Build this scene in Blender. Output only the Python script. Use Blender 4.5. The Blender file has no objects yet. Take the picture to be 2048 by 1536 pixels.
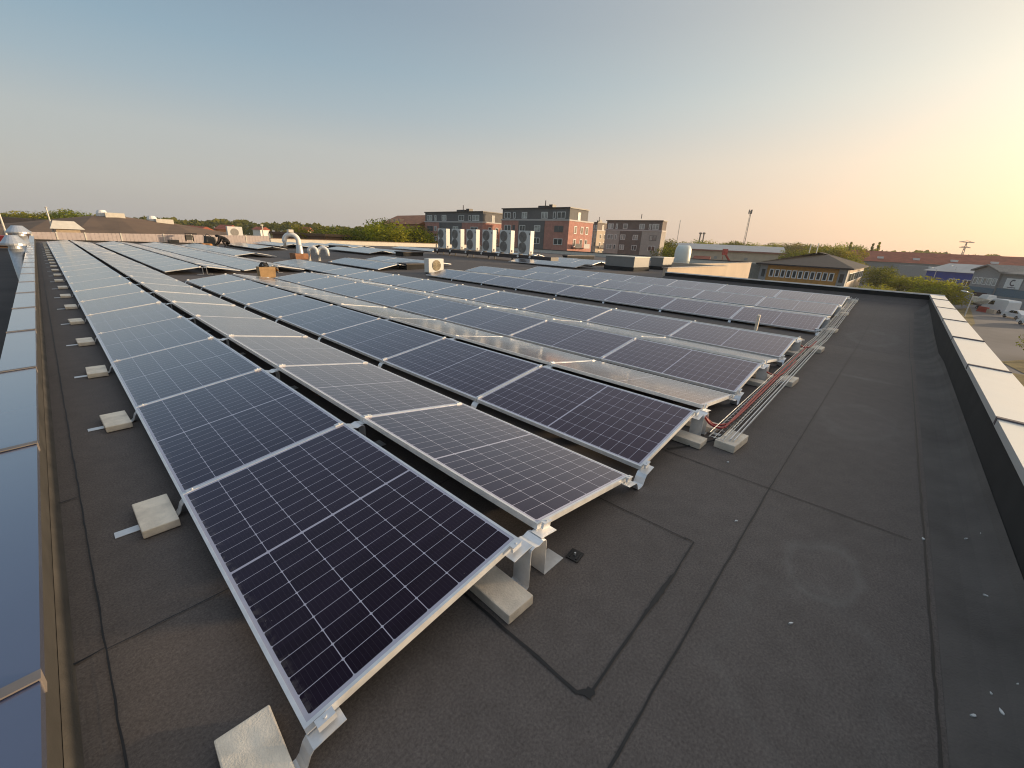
import bpy, bmesh, math, random
from mathutils import Vector, Matrix
random.seed(7)
D = bpy.data
SC = bpy.context.scene
COL = SC.collection
R = math.radians

# ------------------------------------------------------------------ camera
CAMP = Vector((-0.2361, -1.0377, 1.6335))
CR = Vector((0.67734507, -0.7343097, 0.04464208))
CU = Vector((0.21448665, 0.25516532, 0.94280758))
CF = Vector((0.70370386, 0.62903094, -0.3303346))
FPX = 819.44
cam = D.cameras.new('camera')
cam.sensor_width = 36.0
cam.lens = FPX / 2048 * 36.0
cam.clip_start = 0.05
cam.clip_end = 6000
camo = D.objects.new('camera', cam)
M = Matrix((CR, CU, -CF)).transposed().to_4x4()
M.translation = CAMP
camo.matrix_world = M
COL.objects.link(camo)
SC.camera = camo

# ------------------------------------------------------------------ light
SUN_YAW, SUN_EL = 127.0, 7.6
W = D.worlds.new('World'); SC.world = W; W.use_nodes = True
nt = W.node_tree
for n in list(nt.nodes): nt.nodes.remove(n)
out = nt.nodes.new('ShaderNodeOutputWorld')
bg = nt.nodes.new('ShaderNodeBackground'); bg.inputs[1].default_value = 0.1
sky = nt.nodes.new('ShaderNodeTexSky'); sky.sky_type = 'NISHITA'; sky.sun_disc = False
sky.sun_elevation = R(SUN_EL); sky.sun_rotation = R(SUN_YAW)
sky.air_density = 1.0; sky.dust_density = 3.0; sky.ozone_density = 1.0; sky.altitude = 0
sdir = Vector((math.sin(R(SUN_YAW)) * math.cos(R(SUN_EL)), math.cos(R(SUN_YAW)) * math.cos(R(SUN_EL)), math.sin(R(SUN_EL))))
# evening haze laid over the clear sky: pale towards the horizon, warm round the sun
def wm(op, a, b=None, c=None):
    n = nt.nodes.new('ShaderNodeMath'); n.operation = op
    for i, x in enumerate((a, b, c)):
        if x is None: continue
        if isinstance(x, (int, float)): n.inputs[i].default_value = x
        else: nt.links.new(x, n.inputs[i])
    return n.outputs[0]
tcw = nt.nodes.new('ShaderNodeTexCoord')
nrm = nt.nodes.new('ShaderNodeVectorMath'); nrm.operation = 'NORMALIZE'; nt.links.new(tcw.outputs['Generated'], nrm.inputs[0])
sepw = nt.nodes.new('ShaderNodeSeparateXYZ'); nt.links.new(nrm.outputs[0], sepw.inputs[0])
el = wm('MULTIPLY', wm('ARCSINE', sepw.outputs[2]), 180 / math.pi)
dt = nt.nodes.new('ShaderNodeVectorMath'); dt.operation = 'DOT_PRODUCT'; nt.links.new(nrm.outputs[0], dt.inputs[0]); dt.inputs[1].default_value = sdir
th = wm('MULTIPLY', wm('ARCCOSINE', wm('MINIMUM', dt.outputs['Value'], 1.0)), 180 / math.pi)
g1 = wm('MULTIPLY', wm('EXPONENT', wm('DIVIDE', th, -32.5)), 1.72)
g2 = wm('MULTIPLY', wm('EXPONENT', wm('DIVIDE', th, -9.0)), 2.5)
gl = wm('ADD', g1, g2)
rb = nt.nodes.new('ShaderNodeValToRGB'); nt.links.new(wm('DIVIDE', el, 90.0), rb.inputs[0])
E_ = rb.color_ramp.elements; E_[0].position = 0.0; E_[0].color = (.405, .405, .395, 1); E_[1].position = 1.0; E_[1].color = (.33, .43, .56, 1)
for pp, cc in ((4 / 90, (.425, .435, .425)), (9 / 90, (.395, .435, .445)), (13 / 90, (.29, .385, .45)), (17 / 90, (.215, .335, .43)), (22 / 90, (.165, .27, .375)), (28 / 90, (.135, .23, .345)), (42 / 90, (.22, .32, .45)), (60 / 90, (.31, .41, .54))):
    e = E_.new(pp); e.color = (*cc, 1)
rg = nt.nodes.new('ShaderNodeValToRGB'); nt.links.new(wm('DIVIDE', el, 30.0), rg.inputs[0])
G_E = rg.color_ramp.elements; G_E[0].position = 0.0; G_E[0].color = (.98, .42, .07, 1); G_E[1].position = .5; G_E[1].color = (1, .72, .36, 1)
e = G_E.new(.14); e.color = (1, .475, .12, 1)
vs = nt.nodes.new('ShaderNodeVectorMath'); vs.operation = 'SCALE'; nt.links.new(rg.outputs[0], vs.inputs[0]); nt.links.new(gl, vs.inputs['Scale'])
va = nt.nodes.new('ShaderNodeVectorMath'); va.operation = 'ADD'; nt.links.new(rb.outputs[0], va.inputs[0]); nt.links.new(vs.outputs[0], va.inputs[1])
bg2 = nt.nodes.new('ShaderNodeBackground'); nt.links.new(va.outputs[0], bg2.inputs[0]); bg2.inputs[1].default_value = 1.0
ads = nt.nodes.new('ShaderNodeAddShader')
nt.links.new(sky.outputs[0], bg.inputs[0]); nt.links.new(bg.outputs[0], ads.inputs[0]); nt.links.new(bg2.outputs[0], ads.inputs[1]); nt.links.new(ads.outputs[0], out.inputs[0])
bg.inputs[1].default_value = 0.025
sl = D.lights.new('sun', 'SUN'); sl.energy = 5.0; sl.angle = R(2.5); sl.color = (1.0, 0.75, 0.48)
so = D.objects.new('sun', sl); COL.objects.link(so)
so.rotation_euler = sdir.to_track_quat('Z', 'Y').to_euler()
SC.view_settings.view_transform = 'Standard'; SC.view_settings.look = 'None'
SC.view_settings.exposure = 0.0; SC.view_settings.gamma = 1.0
SC.render.engine = 'CYCLES'
SC.cycles.max_bounces = 6
SC.cycles.filter_width = 1.1

# ------------------------------------------------------------------ helpers
def ray(u, v): return CR * ((u - 1024) / FPX) - CU * ((v - 768) / FPX) + CF
def at(u, v, Z): return CAMP + ray(u, v) * Z          # a point at depth Z metres from the camera
def on_z(u, v, z): q = ray(u, v); return CAMP + q * ((z - CAMP.z) / q.z)
def on_x(u, v, x): q = ray(u, v); return CAMP + q * ((x - CAMP.x) / q.x)
def on_y(u, v, y): q = ray(u, v); return CAMP + q * ((y - CAMP.y) / q.y)

class MB:
    def __init__(s): s.v = []; s.f = []; s.m = []; s.cur = 0
    def mat(s, i): s.cur = i; return s
    def face(s, pts):
        n = len(s.v); s.v += [tuple(p) for p in pts]; s.f.append(tuple(range(n, n + len(pts)))); s.m.append(s.cur); return s
    def box(s, x0, x1, y0, y1, z0, z1):
        n = len(s.v)
        s.v += [(x0,y0,z0),(x1,y0,z0),(x1,y1,z0),(x0,y1,z0),(x0,y0,z1),(x1,y0,z1),(x1,y1,z1),(x0,y1,z1)]
        for f in ((3,2,1,0),(4,5,6,7),(0,1,5,4),(1,2,6,5),(2,3,7,6),(3,0,4,7)):
            s.f.append(tuple(n + i for i in f)); s.m.append(s.cur)
        return s
    def hexa(s, p):     # 4 bottom + 4 top points
        n = len(s.v); s.v += [tuple(q) for q in p]
        for f in ((3,2,1,0),(4,5,6,7),(0,1,5,4),(1,2,6,5),(2,3,7,6),(3,0,4,7)):
            s.f.append(tuple(n + i for i in f)); s.m.append(s.cur)
        return s
    def prism(s, poly, y0, y1, axis='y'):   # poly in (x,z), extruded along y (or poly (y,z) along x)
        k = len(poly); n = len(s.v)
        for yy in (y0, y1):
            for a, b in poly: s.v.append((a, yy, b) if axis == 'y' else (yy, a, b))
        s.f.append(tuple(n + i for i in range(k))); s.m.append(s.cur)
        s.f.append(tuple(n + k + i for i in reversed(range(k)))); s.m.append(s.cur)
        for i in range(k):
            j = (i + 1) % k
            s.f.append((n + i, n + k + i, n + k + j, n + j)); s.m.append(s.cur)
        return s
    def strip(s, path, w, t, y=0.0):        # a bent sheet: path of (x,z), width w along y, thickness t
        P = [Vector((a, b)) for a, b in path]; L = []; Rr = []
        for i, p in enumerate(P):
            d = (P[min(i + 1, len(P) - 1)] - P[max(i - 1, 0)]).normalized(); nn = Vector((-d.y, d.x))
            L.append(p + nn * t / 2); Rr.append(p - nn * t / 2)
        for i in range(len(P) - 1):
            a, b, c, d = L[i], L[i + 1], Rr[i + 1], Rr[i]
            s.hexa([(d.x, y - w/2, d.y), (c.x, y - w/2, c.y), (c.x, y + w/2, c.y), (d.x, y + w/2, d.y),
                    (a.x, y - w/2, a.y), (b.x, y - w/2, b.y), (b.x, y + w/2, b.y), (a.x, y + w/2, a.y)])
        return s
    def tube(s, path, r, seg=8, cap=True):
        P = [Vector(p) for p in path]; rr = r if isinstance(r, (list, tuple)) else [r] * len(P)
        n0 = len(s.v); up = Vector((0, 0, 1))
        for i, p in enumerate(P):
            d = (P[min(i + 1, len(P) - 1)] - P[max(i - 1, 0)])
            d = d.normalized() if d.length > 1e-9 else Vector((0, 0, 1))
            a = d.cross(up); a = d.cross(Vector((1, 0, 0))) if a.length < 1e-3 else a
            a.normalize(); b = d.cross(a)
            for k in range(seg):
                t = 2 * math.pi * k / seg
                s.v.append(tuple(p + (a * math.cos(t) + b * math.sin(t)) * rr[i]))
        for i in range(len(P) - 1):
            for k in range(seg):
                k2 = (k + 1) % seg
                s.f.append((n0 + i*seg + k, n0 + i*seg + k2, n0 + (i+1)*seg + k2, n0 + (i+1)*seg + k)); s.m.append(s.cur)
        if cap:
            s.f.append(tuple(n0 + k for k in range(seg))); s.m.append(s.cur)
            s.f.append(tuple(n0 + (len(P)-1)*seg + k for k in reversed(range(seg)))); s.m.append(s.cur)
        return s
    def lathe(s, prof, c=(0,0,0), seg=24):
        n0 = len(s.v)
        for r, z in prof:
            for k in range(seg):
                t = 2 * math.pi * k / seg; s.v.append((c[0] + r*math.cos(t), c[1] + r*math.sin(t), c[2] + z))
        for i in range(len(prof) - 1):
            for k in range(seg):
                k2 = (k + 1) % seg
                s.f.append((n0 + i*seg + k, n0 + i*seg + k2, n0 + (i+1)*seg + k2, n0 + (i+1)*seg + k)); s.m.append(s.cur)
        s.f.append(tuple(n0 + (len(prof)-1)*seg + k for k in range(seg))); s.m.append(s.cur)
        return s
    def mesh(s, name, mats, smooth=False, bevel=0.0):
        me = D.meshes.new(name); me.from_pydata(s.v, [], s.f); me.update()
        for m in (mats if isinstance(mats, (list, tuple)) else [mats]): me.materials.append(m)
        me.polygons.foreach_set('material_index', s.m)
        bm = bmesh.new(); bm.from_mesh(me)
        bmesh.ops.recalc_face_normals(bm, faces=bm.faces)
        if bevel:
            bmesh.ops.remove_doubles(bm, verts=bm.verts, dist=1e-6)
            bmesh.ops.bevel(bm, geom=[e for e in bm.edges if e.is_manifold and e.calc_face_angle(0) > 0.5], offset=bevel, segments=2, profile=0.6, affect='EDGES')
        bm.to_mesh(me); bm.free()
        if smooth: me.polygons.foreach_set('use_smooth', [True] * len(me.polygons))
        return me
    def build(s, name, mats, parent=None, smooth=False, bevel=0.0, loc=None):
        return link(name, s.mesh(name, mats, smooth, bevel), parent, loc)

def link(name, me, parent=None, loc=None):
    o = D.objects.new(name, me); COL.objects.link(o)
    if parent is not None: o.parent = parent
    if loc is not None: o.location = loc
    return o
def tag(o, label=None, cat=None, group=None, kind=None):
    if label: o['label'] = label
    if cat: o['category'] = cat
    if group: o['group'] = group
    if kind: o['kind'] = kind
    return o
def empty(name, loc=(0, 0, 0), rz=0.0):
    o = D.objects.new(name, None); COL.objects.link(o); o.location = loc; o.rotation_euler.z = rz
    o.empty_display_size = 0.1; return o
def copy_tree(o, parent=None):
    c = o.copy(); COL.objects.link(c)
    if parent is not None: c.parent = parent
    for ch in o.children: copy_tree(ch, c)
    return c
ORD = ['first','second','third','fourth','fifth','sixth','seventh','eighth','ninth','tenth','eleventh','twelfth','thirteenth','fourteenth','fifteenth',
       'sixteenth','seventeenth','eighteenth','nineteenth','twentieth','twenty-first','twenty-second','twenty-third','twenty-fourth','twenty-fifth','twenty-sixth']

# ------------------------------------------------------------------ materials
def new_mat(name):
    m = D.materials.new(name); m.use_nodes = True
    return m, m.node_tree, m.node_tree.nodes['Principled BSDF']
def N(nt, t, **kw):
    n = nt.nodes.new(t)
    for k, v in kw.items(): setattr(n, k, v)
    return n
def noise_mix(nt, c1, c2, scale, detail=4, lo=0.35, hi=0.65, coord='Object', rough=0.6):
    tc = N(nt, 'ShaderNodeTexCoord'); no = N(nt, 'ShaderNodeTexNoise')
    no.inputs['Scale'].default_value = scale; no.inputs['Detail'].default_value = detail; no.inputs['Roughness'].default_value = rough
    nt.links.new(tc.outputs[coord], no.inputs['Vector'])
    cr = N(nt, 'ShaderNodeValToRGB'); cr.color_ramp.elements[0].position = lo; cr.color_ramp.elements[1].position = hi
    cr.color_ramp.elements[0].color = (*c1, 1); cr.color_ramp.elements[1].color = (*c2, 1)
    nt.links.new(no.outputs['Fac'], cr.inputs['Fac']); return cr, no
def bump(nt, b, src, strength=0.3, dist=0.01):
    bp = N(nt, 'ShaderNodeBump'); bp.inputs['Strength'].default_value = strength; bp.inputs['Distance'].default_value = dist
    nt.links.new(src, bp.inputs['Height']); nt.links.new(bp.outputs[0], b.inputs['Normal'])
def simple(name, c, rough=0.6, metal=0.0, var=0.15, scale=3.0, bmp=0.0, spec=0.5, coord='Object', fine=None):
    m, nt, b = new_mat(name)
    c1 = tuple(x * (1 - var) for x in c); c2 = tuple(min(1, x * (1 + var)) for x in c)
    cr, no = noise_mix(nt, c1, c2, scale, coord=coord)
    nt.links.new(cr.outputs[0], b.inputs['Base Color'])
    b.inputs['Roughness'].default_value = rough; b.inputs['Metallic'].default_value = metal; b.inputs['Specular IOR Level'].default_value = spec
    if bmp:
        tc = N(nt, 'ShaderNodeTexCoord'); n2 = N(nt, 'ShaderNodeTexNoise'); n2.inputs['Scale'].default_value = fine or scale * 20; n2.inputs['Detail'].default_value = 3
        nt.links.new(tc.outputs[coord], n2.inputs['Vector']); bump(nt, b, n2.outputs['Fac'], bmp, 0.01)
    return m

def make_felt():
    m, nt, b = new_mat('roofing_felt')
    big, nb = noise_mix(nt, (0.104, 0.088, 0.079), (0.126, 0.107, 0.097), 0.55, 6, 0.3, 0.72, rough=0.62)
    tc = N(nt, 'ShaderNodeTexCoord')
    mid = N(nt, 'ShaderNodeTexNoise'); mid.inputs['Scale'].default_value = 9; mid.inputs['Detail'].default_value = 5
    nt.links.new(tc.outputs['Object'], mid.inputs['Vector'])
    gr = N(nt, 'ShaderNodeTexNoise'); gr.inputs['Scale'].default_value = 90; gr.inputs['Detail'].default_value = 6; gr.inputs['Roughness'].default_value = 0.85
    nt.links.new(tc.outputs['Object'], gr.inputs['Vector'])
    g2 = N(nt, 'ShaderNodeTexVoronoi'); g2.inputs['Scale'].default_value = 160
    nt.links.new(tc.outputs['Object'], g2.inputs['Vector'])
    mr = N(nt, 'ShaderNodeMapRange'); mr.inputs[1].default_value = 0.3; mr.inputs[2].default_value = 0.7; mr.inputs[3].default_value = 0.45; mr.inputs[4].default_value = 1.55
    nt.links.new(gr.outputs['Fac'], mr.inputs[0])
    mr2 = N(nt, 'ShaderNodeMapRange'); mr2.inputs[1].default_value = 0.3; mr2.inputs[2].default_value = 0.7; mr2.inputs[3].default_value = 0.92; mr2.inputs[4].default_value = 1.08
    nt.links.new(mid.outputs['Fac'], mr2.inputs[0])
    mu = N(nt, 'ShaderNodeMath', operation='MULTIPLY'); nt.links.new(mr.outputs[0], mu.inputs[0]); nt.links.new(mr2.outputs[0], mu.inputs[1])
    sc = N(nt, 'ShaderNodeVectorMath', operation='SCALE'); nt.links.new(big.outputs[0], sc.inputs[0]); nt.links.new(mu.outputs[0], sc.inputs['Scale'])
    # pale mineral granules
    lt = N(nt, 'ShaderNodeMath', operation='LESS_THAN'); lt.inputs[1].default_value = 0.12; nt.links.new(g2.outputs['Distance'], lt.inputs[0])
    cgt = N(nt, 'ShaderNodeMath', operation='GREATER_THAN'); cgt.inputs[1].default_value = 0.8
    sep = N(nt, 'ShaderNodeSeparateColor'); nt.links.new(g2.outputs['Color'], sep.inputs[0]); nt.links.new(sep.outputs[0], cgt.inputs[0])
    m2 = N(nt, 'ShaderNodeMath', operation='MULTIPLY'); nt.links.new(lt.outputs[0], m2.inputs[0]); nt.links.new(cgt.outputs[0], m2.inputs[1])
    mx = N(nt, 'ShaderNodeMix', data_type='RGBA'); nt.links.new(m2.outputs[0], mx.inputs[0]); nt.links.new(sc.outputs[0], mx.inputs[6]); mx.inputs[7].default_value = (0.22, 0.205, 0.19, 1)
    # dried puddle rims and a scuffed band, where water has stood
    def mth(op, a, b_=None):
        n = N(nt, 'ShaderNodeMath', operation=op)
        for i, x in enumerate((a, b_)):
            if x is None: continue
            if isinstance(x, (int, float)): n.inputs[i].default_value = x
            else: nt.links.new(x, n.inputs[i])
        return n.outputs[0]
    lown = N(nt, 'ShaderNodeTexNoise'); lown.inputs['Scale'].default_value = 3.5; lown.inputs['Detail'].default_value = 5; nt.links.new(tc.outputs['Object'], lown.inputs['Vector'])
    stain = None
    for cx, cy, rx, ry, wd, am in ((2.30, -1.13, .26, .17, .07, .26), (7.3, -1.0, .10, .62, .9, .30), (1.55, -1.15, .5, .3, .06, .12), (5.2, -1.1, .55, .30, .07, .14), (11.5, -.95, .8, .4, .08, .18)):
        vm = N(nt, 'ShaderNodeVectorMath', operation='SUBTRACT'); nt.links.new(tc.outputs['Object'], vm.inputs[0]); vm.inputs[1].default_value = (cx, cy, 0)
        vd = N(nt, 'ShaderNodeVectorMath', operation='DIVIDE'); nt.links.new(vm.outputs[0], vd.inputs[0]); vd.inputs[1].default_value = (rx, ry, 1000)
        vl = N(nt, 'ShaderNodeVectorMath', operation='LENGTH'); nt.links.new(vd.outputs[0], vl.inputs[0])
        r_ = mth('ADD', vl.outputs['Value'], mth('MULTIPLY', mth('SUBTRACT', lown.outputs['Fac'], .5), 1.1))
        if wd > .5: k = mth('MAXIMUM', mth('SUBTRACT', 1.0, r_), 0.0)
        else: k = mth('ADD', mth('MAXIMUM', mth('SUBTRACT', 1.0, mth('DIVIDE', mth('ABSOLUTE', mth('SUBTRACT', r_, 1.0)), wd * 3)), 0.0), mth('MULTIPLY', mth('LESS_THAN', r_, 1.0), .25))
        k = mth('MULTIPLY', k, mth('MULTIPLY', am, mth('ADD', mid.outputs['Fac'], .4)))
        stain = k if stain is None else mth('ADD', stain, k)
    sm = N(nt, 'ShaderNodeMix', data_type='RGBA'); nt.links.new(stain, sm.inputs[0]); nt.links.new(mx.outputs[2], sm.inputs[6]); sm.inputs[7].default_value = (.20, .19, .175, 1)
    nt.links.new(sm.outputs[2], b.inputs['Base Color'])
    b.inputs['Roughness'].default_value = 0.85; b.inputs['Specular IOR Level'].default_value = 0.35
    bump(nt, b, gr.outputs['Fac'], 0.35, 0.004)
    return m
FELT = make_felt()
FELT_D = simple('old_felt_upstand', (0.034, 0.031, 0.027), 0.85, var=0.3, scale=3.0, bmp=0.3, fine=150)
TAR = simple('bitumen_seam', (0.012, 0.011, 0.011), 0.6, var=0.3, scale=8)
CHALK = simple('dried_puddle', (0.12, 0.11, 0.10), 0.9, var=0.2, scale=4)
CONC = simple('concrete_paver', (0.78, 0.69, 0.56), 0.85, var=0.14, scale=9, bmp=0.35, fine=160)
CONC_G = simple('grey_concrete_block', (0.72, 0.62, 0.50), 0.9, var=0.14, scale=9, bmp=0.35, fine=120)

def make_alu(name, c=(0.62, 0.62, 0.63), rough=0.38, metal=0.75):
    m, nt, b = new_mat(name)
    cr, no = noise_mix(nt, tuple(x * 0.9 for x in c), tuple(x * 1.06 for x in c), 14)
    nt.links.new(cr.outputs[0], b.inputs['Base Color']); b.inputs['Metallic'].default_value = metal; b.inputs['Roughness'].default_value = rough
    return m
ALU = make_alu('anodised_aluminium', (0.72, 0.72, 0.72), 0.38, 0.35)
ALU_B = make_alu('bare_aluminium_sheet', (0.76, 0.76, 0.76), 0.42, 0.4)
GALV = make_alu('galvanised_steel', (0.56, 0.57, 0.58), 0.42, 0.7)
STEEL_W = make_alu('zinc_wire', (0.74, 0.74, 0.72), 0.4, 0.5)

def film(nt, b, f0, f1, ex, rough, tint=None):
    """a reflecting film (glass with a little dust, or varnish) over the base: reflectance f0 head-on, rising to f1 at grazing angles"""
    lw = N(nt, 'ShaderNodeLayerWeight'); lw.inputs['Blend'].default_value = 0.5
    p = N(nt, 'ShaderNodeMath', operation='POWER'); nt.links.new(lw.outputs['Facing'], p.inputs[0]); p.inputs[1].default_value = ex
    q = N(nt, 'ShaderNodeMath', operation='MULTIPLY_ADD'); nt.links.new(p.outputs[0], q.inputs[0]); q.inputs[1].default_value = f1 - f0; q.inputs[2].default_value = f0
    g = N(nt, 'ShaderNodeBsdfGlossy'); g.inputs['Color'].default_value = (1, 1, 1, 1)
    if tint:    # an anti-reflection coat: tinted head-on, neutral at grazing angles
        tm = N(nt, 'ShaderNodeMix', data_type='RGBA'); f15 = N(nt, 'ShaderNodeMath', operation='MULTIPLY'); f15.use_clamp = True; f15.inputs[1].default_value = 1.12; nt.links.new(lw.outputs['Facing'], f15.inputs[0]); nt.links.new(f15.outputs[0], tm.inputs[0]); tm.inputs[6].default_value = (*tint, 1); tm.inputs[7].default_value = (.97, .985, 1, 1)
        nt.links.new(tm.outputs[2], g.inputs['Color'])
    if isinstance(rough, (int, float)): g.inputs['Roughness'].default_value = rough
    else: nt.links.new(rough, g.inputs['Roughness'])
    ms = N(nt, 'ShaderNodeMixShader'); nt.links.new(q.outputs[0], ms.inputs[0]); nt.links.new(b.outputs[0], ms.inputs[1]); nt.links.new(g.outputs[0], ms.inputs[2])
    nt.links.new(ms.outputs[0], nt.nodes['Material Output'].inputs['Surface'])
def make_glass():
    m, nt, b = new_mat('solar_cell_glass')
    PW, PL = 1.038, 1.767
    tc = N(nt, 'ShaderNodeTexCoord'); sp = N(nt, 'ShaderNodeSeparateXYZ'); nt.links.new(tc.outputs['Object'], sp.inputs[0])
    def mth(op, a, b_=None, c=None):
        n = N(nt, 'ShaderNodeMath', operation=op)
        for i, x in enumerate((a, b_, c)):
            if x is None: continue
            if isinstance(x, (int, float)): n.inputs[i].default_value = x
            else: nt.links.new(x, n.inputs[i])
        return n.outputs[0]
    mx, my = 0.027, 0.030
    cw = (PW - 2 * mx) / 6; mid = 0.012; ch = (PL - 2 * my - mid) / 20
    ux = mth('SUBTRACT', sp.outputs[0], mx)
    # y folded round the middle gap
    yc = mth('ABSOLUTE', mth('SUBTRACT', sp.outputs[1], PL / 2))
    uy = mth('SUBTRACT', yc, mid / 2)
    fx = mth('DIVIDE', ux, cw); fy = mth('DIVIDE', uy, ch)
    dx = mth('MULTIPLY', mth('ABSOLUTE', mth('SUBTRACT', fx, mth('ROUND', fx))), cw)
    dy = mth('MULTIPLY', mth('ABSOLUTE', mth('SUBTRACT', fy, mth('ROUND', fy))), ch)
    lx = mth('LESS_THAN', dx, 0.0016); ly = mth('LESS_THAN', dy, 0.0013)
    dia = mth('LESS_THAN', mth('ADD', dx, dy), 0.0078)
    line = mth('MAXIMUM', mth('MAXIMUM', lx, ly), dia)
    midl = mth('LESS_THAN', uy, 0.0)
    ex = mth('MAXIMUM', mth('LESS_THAN', ux, 0.0), mth('GREATER_THAN', ux, cw * 6))
    ey = mth('GREATER_THAN', uy, ch * 10)
    white = mth('MAXIMUM', mth('MAXIMUM', midl, mth('MAXIMUM', ex, ey)), line)
    # busbars: fine silver wires along the row, 9 to a cell
    bb = mth('ABSOLUTE', mth('SUBTRACT', mth('FRACT', mth('MULTIPLY', fx, 9.0)), 0.5))
    bbl = mth('MULTIPLY', mth('GREATER_THAN', bb, 0.470), 0.07)
    info = N(nt, 'ShaderNodeObjectInfo')
    # slight tone differences from cell to cell
    fl = N(nt, 'ShaderNodeCombineXYZ'); nt.links.new(mth('FLOOR', fx), fl.inputs[0]); nt.links.new(mth('FLOOR', mth('DIVIDE', sp.outputs[1], ch)), fl.inputs[1])
    nt.links.new(mth('MULTIPLY', info.outputs['Random'], 50.0), fl.inputs[2])
    wn = N(nt, 'ShaderNodeTexWhiteNoise'); nt.links.new(fl.outputs[0], wn.inputs['Vector'])
    cell = N(nt, 'ShaderNodeMix', data_type='RGBA'); nt.links.new(wn.outputs['Value'], cell.inputs[0])
    cell.inputs[6].default_value = (0.0042, 0.0022, 0.0070, 1); cell.inputs[7].default_value = (0.0080, 0.0048, 0.0125, 1)
    c2 = N(nt, 'ShaderNodeMix', data_type='RGBA'); nt.links.new(bbl, c2.inputs[0]); nt.links.new(cell.outputs[2], c2.inputs[6]); c2.inputs[7].default_value = (0.32, 0.32, 0.36, 1)
    c3 = N(nt, 'ShaderNodeMix', data_type='RGBA'); nt.links.new(white, c3.inputs[0]); nt.links.new(c2.outputs[2], c3.inputs[6]); c3.inputs[7].default_value = (0.46, 0.45, 0.52, 1)
    # thin dust
    geo = N(nt, 'ShaderNodeNewGeometry')
    du = N(nt, 'ShaderNodeTexNoise'); du.inputs['Scale'].default_value = 3.0; du.inputs['Detail'].default_value = 8; du.inputs['Roughness'].default_value = 0.7
    nt.links.new(geo.outputs['Position'], du.inputs['Vector'])
    sp2 = N(nt, 'ShaderNodeTexVoronoi'); sp2.inputs['Scale'].default_value = 26; nt.links.new(geo.outputs['Position'], sp2.inputs['Vector'])
    spk = mth('MULTIPLY', mth('LESS_THAN', sp2.outputs['Distance'], 0.07), mth('GREATER_THAN', du.outputs['Fac'], 0.60))
    dust = mth('ADD', mth('MULTIPLY', mth('SUBTRACT', du.outputs['Fac'], 0.36), mth('ADD', mth('MULTIPLY', info.outputs['Random'], 0.03), 0.008)), mth('MULTIPLY', spk, 0.30))
    n3 = N(nt, 'ShaderNodeTexNoise'); n3.inputs['Scale'].default_value = 30; n3.inputs['Detail'].default_value = 4; nt.links.new(geo.outputs['Position'], n3.inputs['Vector'])
    edge = mth('ABSOLUTE', ux)      # grime washed down to one long edge
    em = mth('MULTIPLY', mth('MAXIMUM', mth('SUBTRACT', 1.0, mth('DIVIDE', edge, 0.035)), 0.0), mth('MAXIMUM', mth('MULTIPLY', mth('SUBTRACT', n3.outputs['Fac'], 0.44), 4.0), 0.0))
    dust = mth('MINIMUM', mth('MAXIMUM', mth('ADD', dust, mth('MULTIPLY', em, mth('MULTIPLY', info.outputs['Random'], 0.42))), 0.0), 0.6)
    c4 = N(nt, 'ShaderNodeMix', data_type='RGBA'); nt.links.new(dust, c4.inputs[0]); nt.links.new(c3.outputs[2], c4.inputs[6]); c4.inputs[7].default_value = (0.42, 0.38, 0.33, 1)
    nt.links.new(c4.outputs[2], b.inputs['Base Color'])
    b.inputs['Roughness'].default_value = 0.6; b.inputs['Specular IOR Level'].default_value = 0.0
    rr = mth('ADD', mth('MULTIPLY', du.outputs['Fac'], 0.12), 0.12)
    film(nt, b, 0.011, 1.0, 2.95, rr, (.98, .62, .80))
    return m
GLASS = make_glass()
BACKSHEET = simple('panel_backsheet', (0.55, 0.55, 0.55), 0.6)

def make_coping(name, c, metal=.35, coat=0.0):
    m, nt, b = new_mat(name)
    cr, no = noise_mix(nt, tuple(x * 0.93 for x in c), c, 2.5, 8, 0.3, 0.7)
    nt.links.new(cr.outputs[0], b.inputs['Base Color']); b.inputs['Metallic'].default_value = metal
    if coat: film(nt, b, .055, .92, 2.5, .24)
    mr = N(nt, 'ShaderNodeMapRange'); mr.inputs[3].default_value = 0.26; mr.inputs[4].default_value = 0.36
    nt.links.new(no.outputs['Fac'], mr.inputs[0]); nt.links.new(mr.outputs[0], b.inputs['Roughness'])
    vs_ = N(nt, 'ShaderNodeTexNoise'); vs_.inputs['Scale'].default_value = 7; vs_.inputs['Detail'].default_value = 10; vs_.inputs['Roughness'].default_value = .75
    tc0 = N(nt, 'ShaderNodeTexCoord'); nt.links.new(tc0.outputs['Object'], vs_.inputs['Vector'])
    rs = N(nt, 'ShaderNodeValToRGB'); rs.color_ramp.elements[0].position = .60; rs.color_ramp.elements[0].color = (0, 0, 0, 1); rs.color_ramp.elements[1].position = .78; rs.color_ramp.elements[1].color = (.55, .55, .55, 1)
    nt.links.new(vs_.outputs['Fac'], rs.inputs['Fac'])
    dm = N(nt, 'ShaderNodeMix', data_type='RGBA'); nt.links.new(rs.outputs[0], dm.inputs[0]); nt.links.new(cr.outputs[0], dm.inputs[6]); dm.inputs[7].default_value = tuple(x * .55 for x in c) + (1,)
    nt.links.new(dm.outputs[2], b.inputs['Base Color'])
    n2 = N(nt, 'ShaderNodeTexNoise'); n2.inputs['Scale'].default_value = 1.6
    tc = N(nt, 'ShaderNodeTexCoord'); nt.links.new(tc.outputs['Object'], n2.inputs['Vector'])
    bump(nt, b, n2.outputs['Fac'], 0.25, 0.02)
    return m
COPING = make_coping('coated_coping_metal', (0.062, 0.076, 0.145), .0, 1.0)
COPING_W = make_coping('pale_coping_metal', (0.74, 0.73, 0.70))
JOINT = simple('dark_joint_cover', (0.10, 0.08, 0.085), 0.5, var=0.2)
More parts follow.
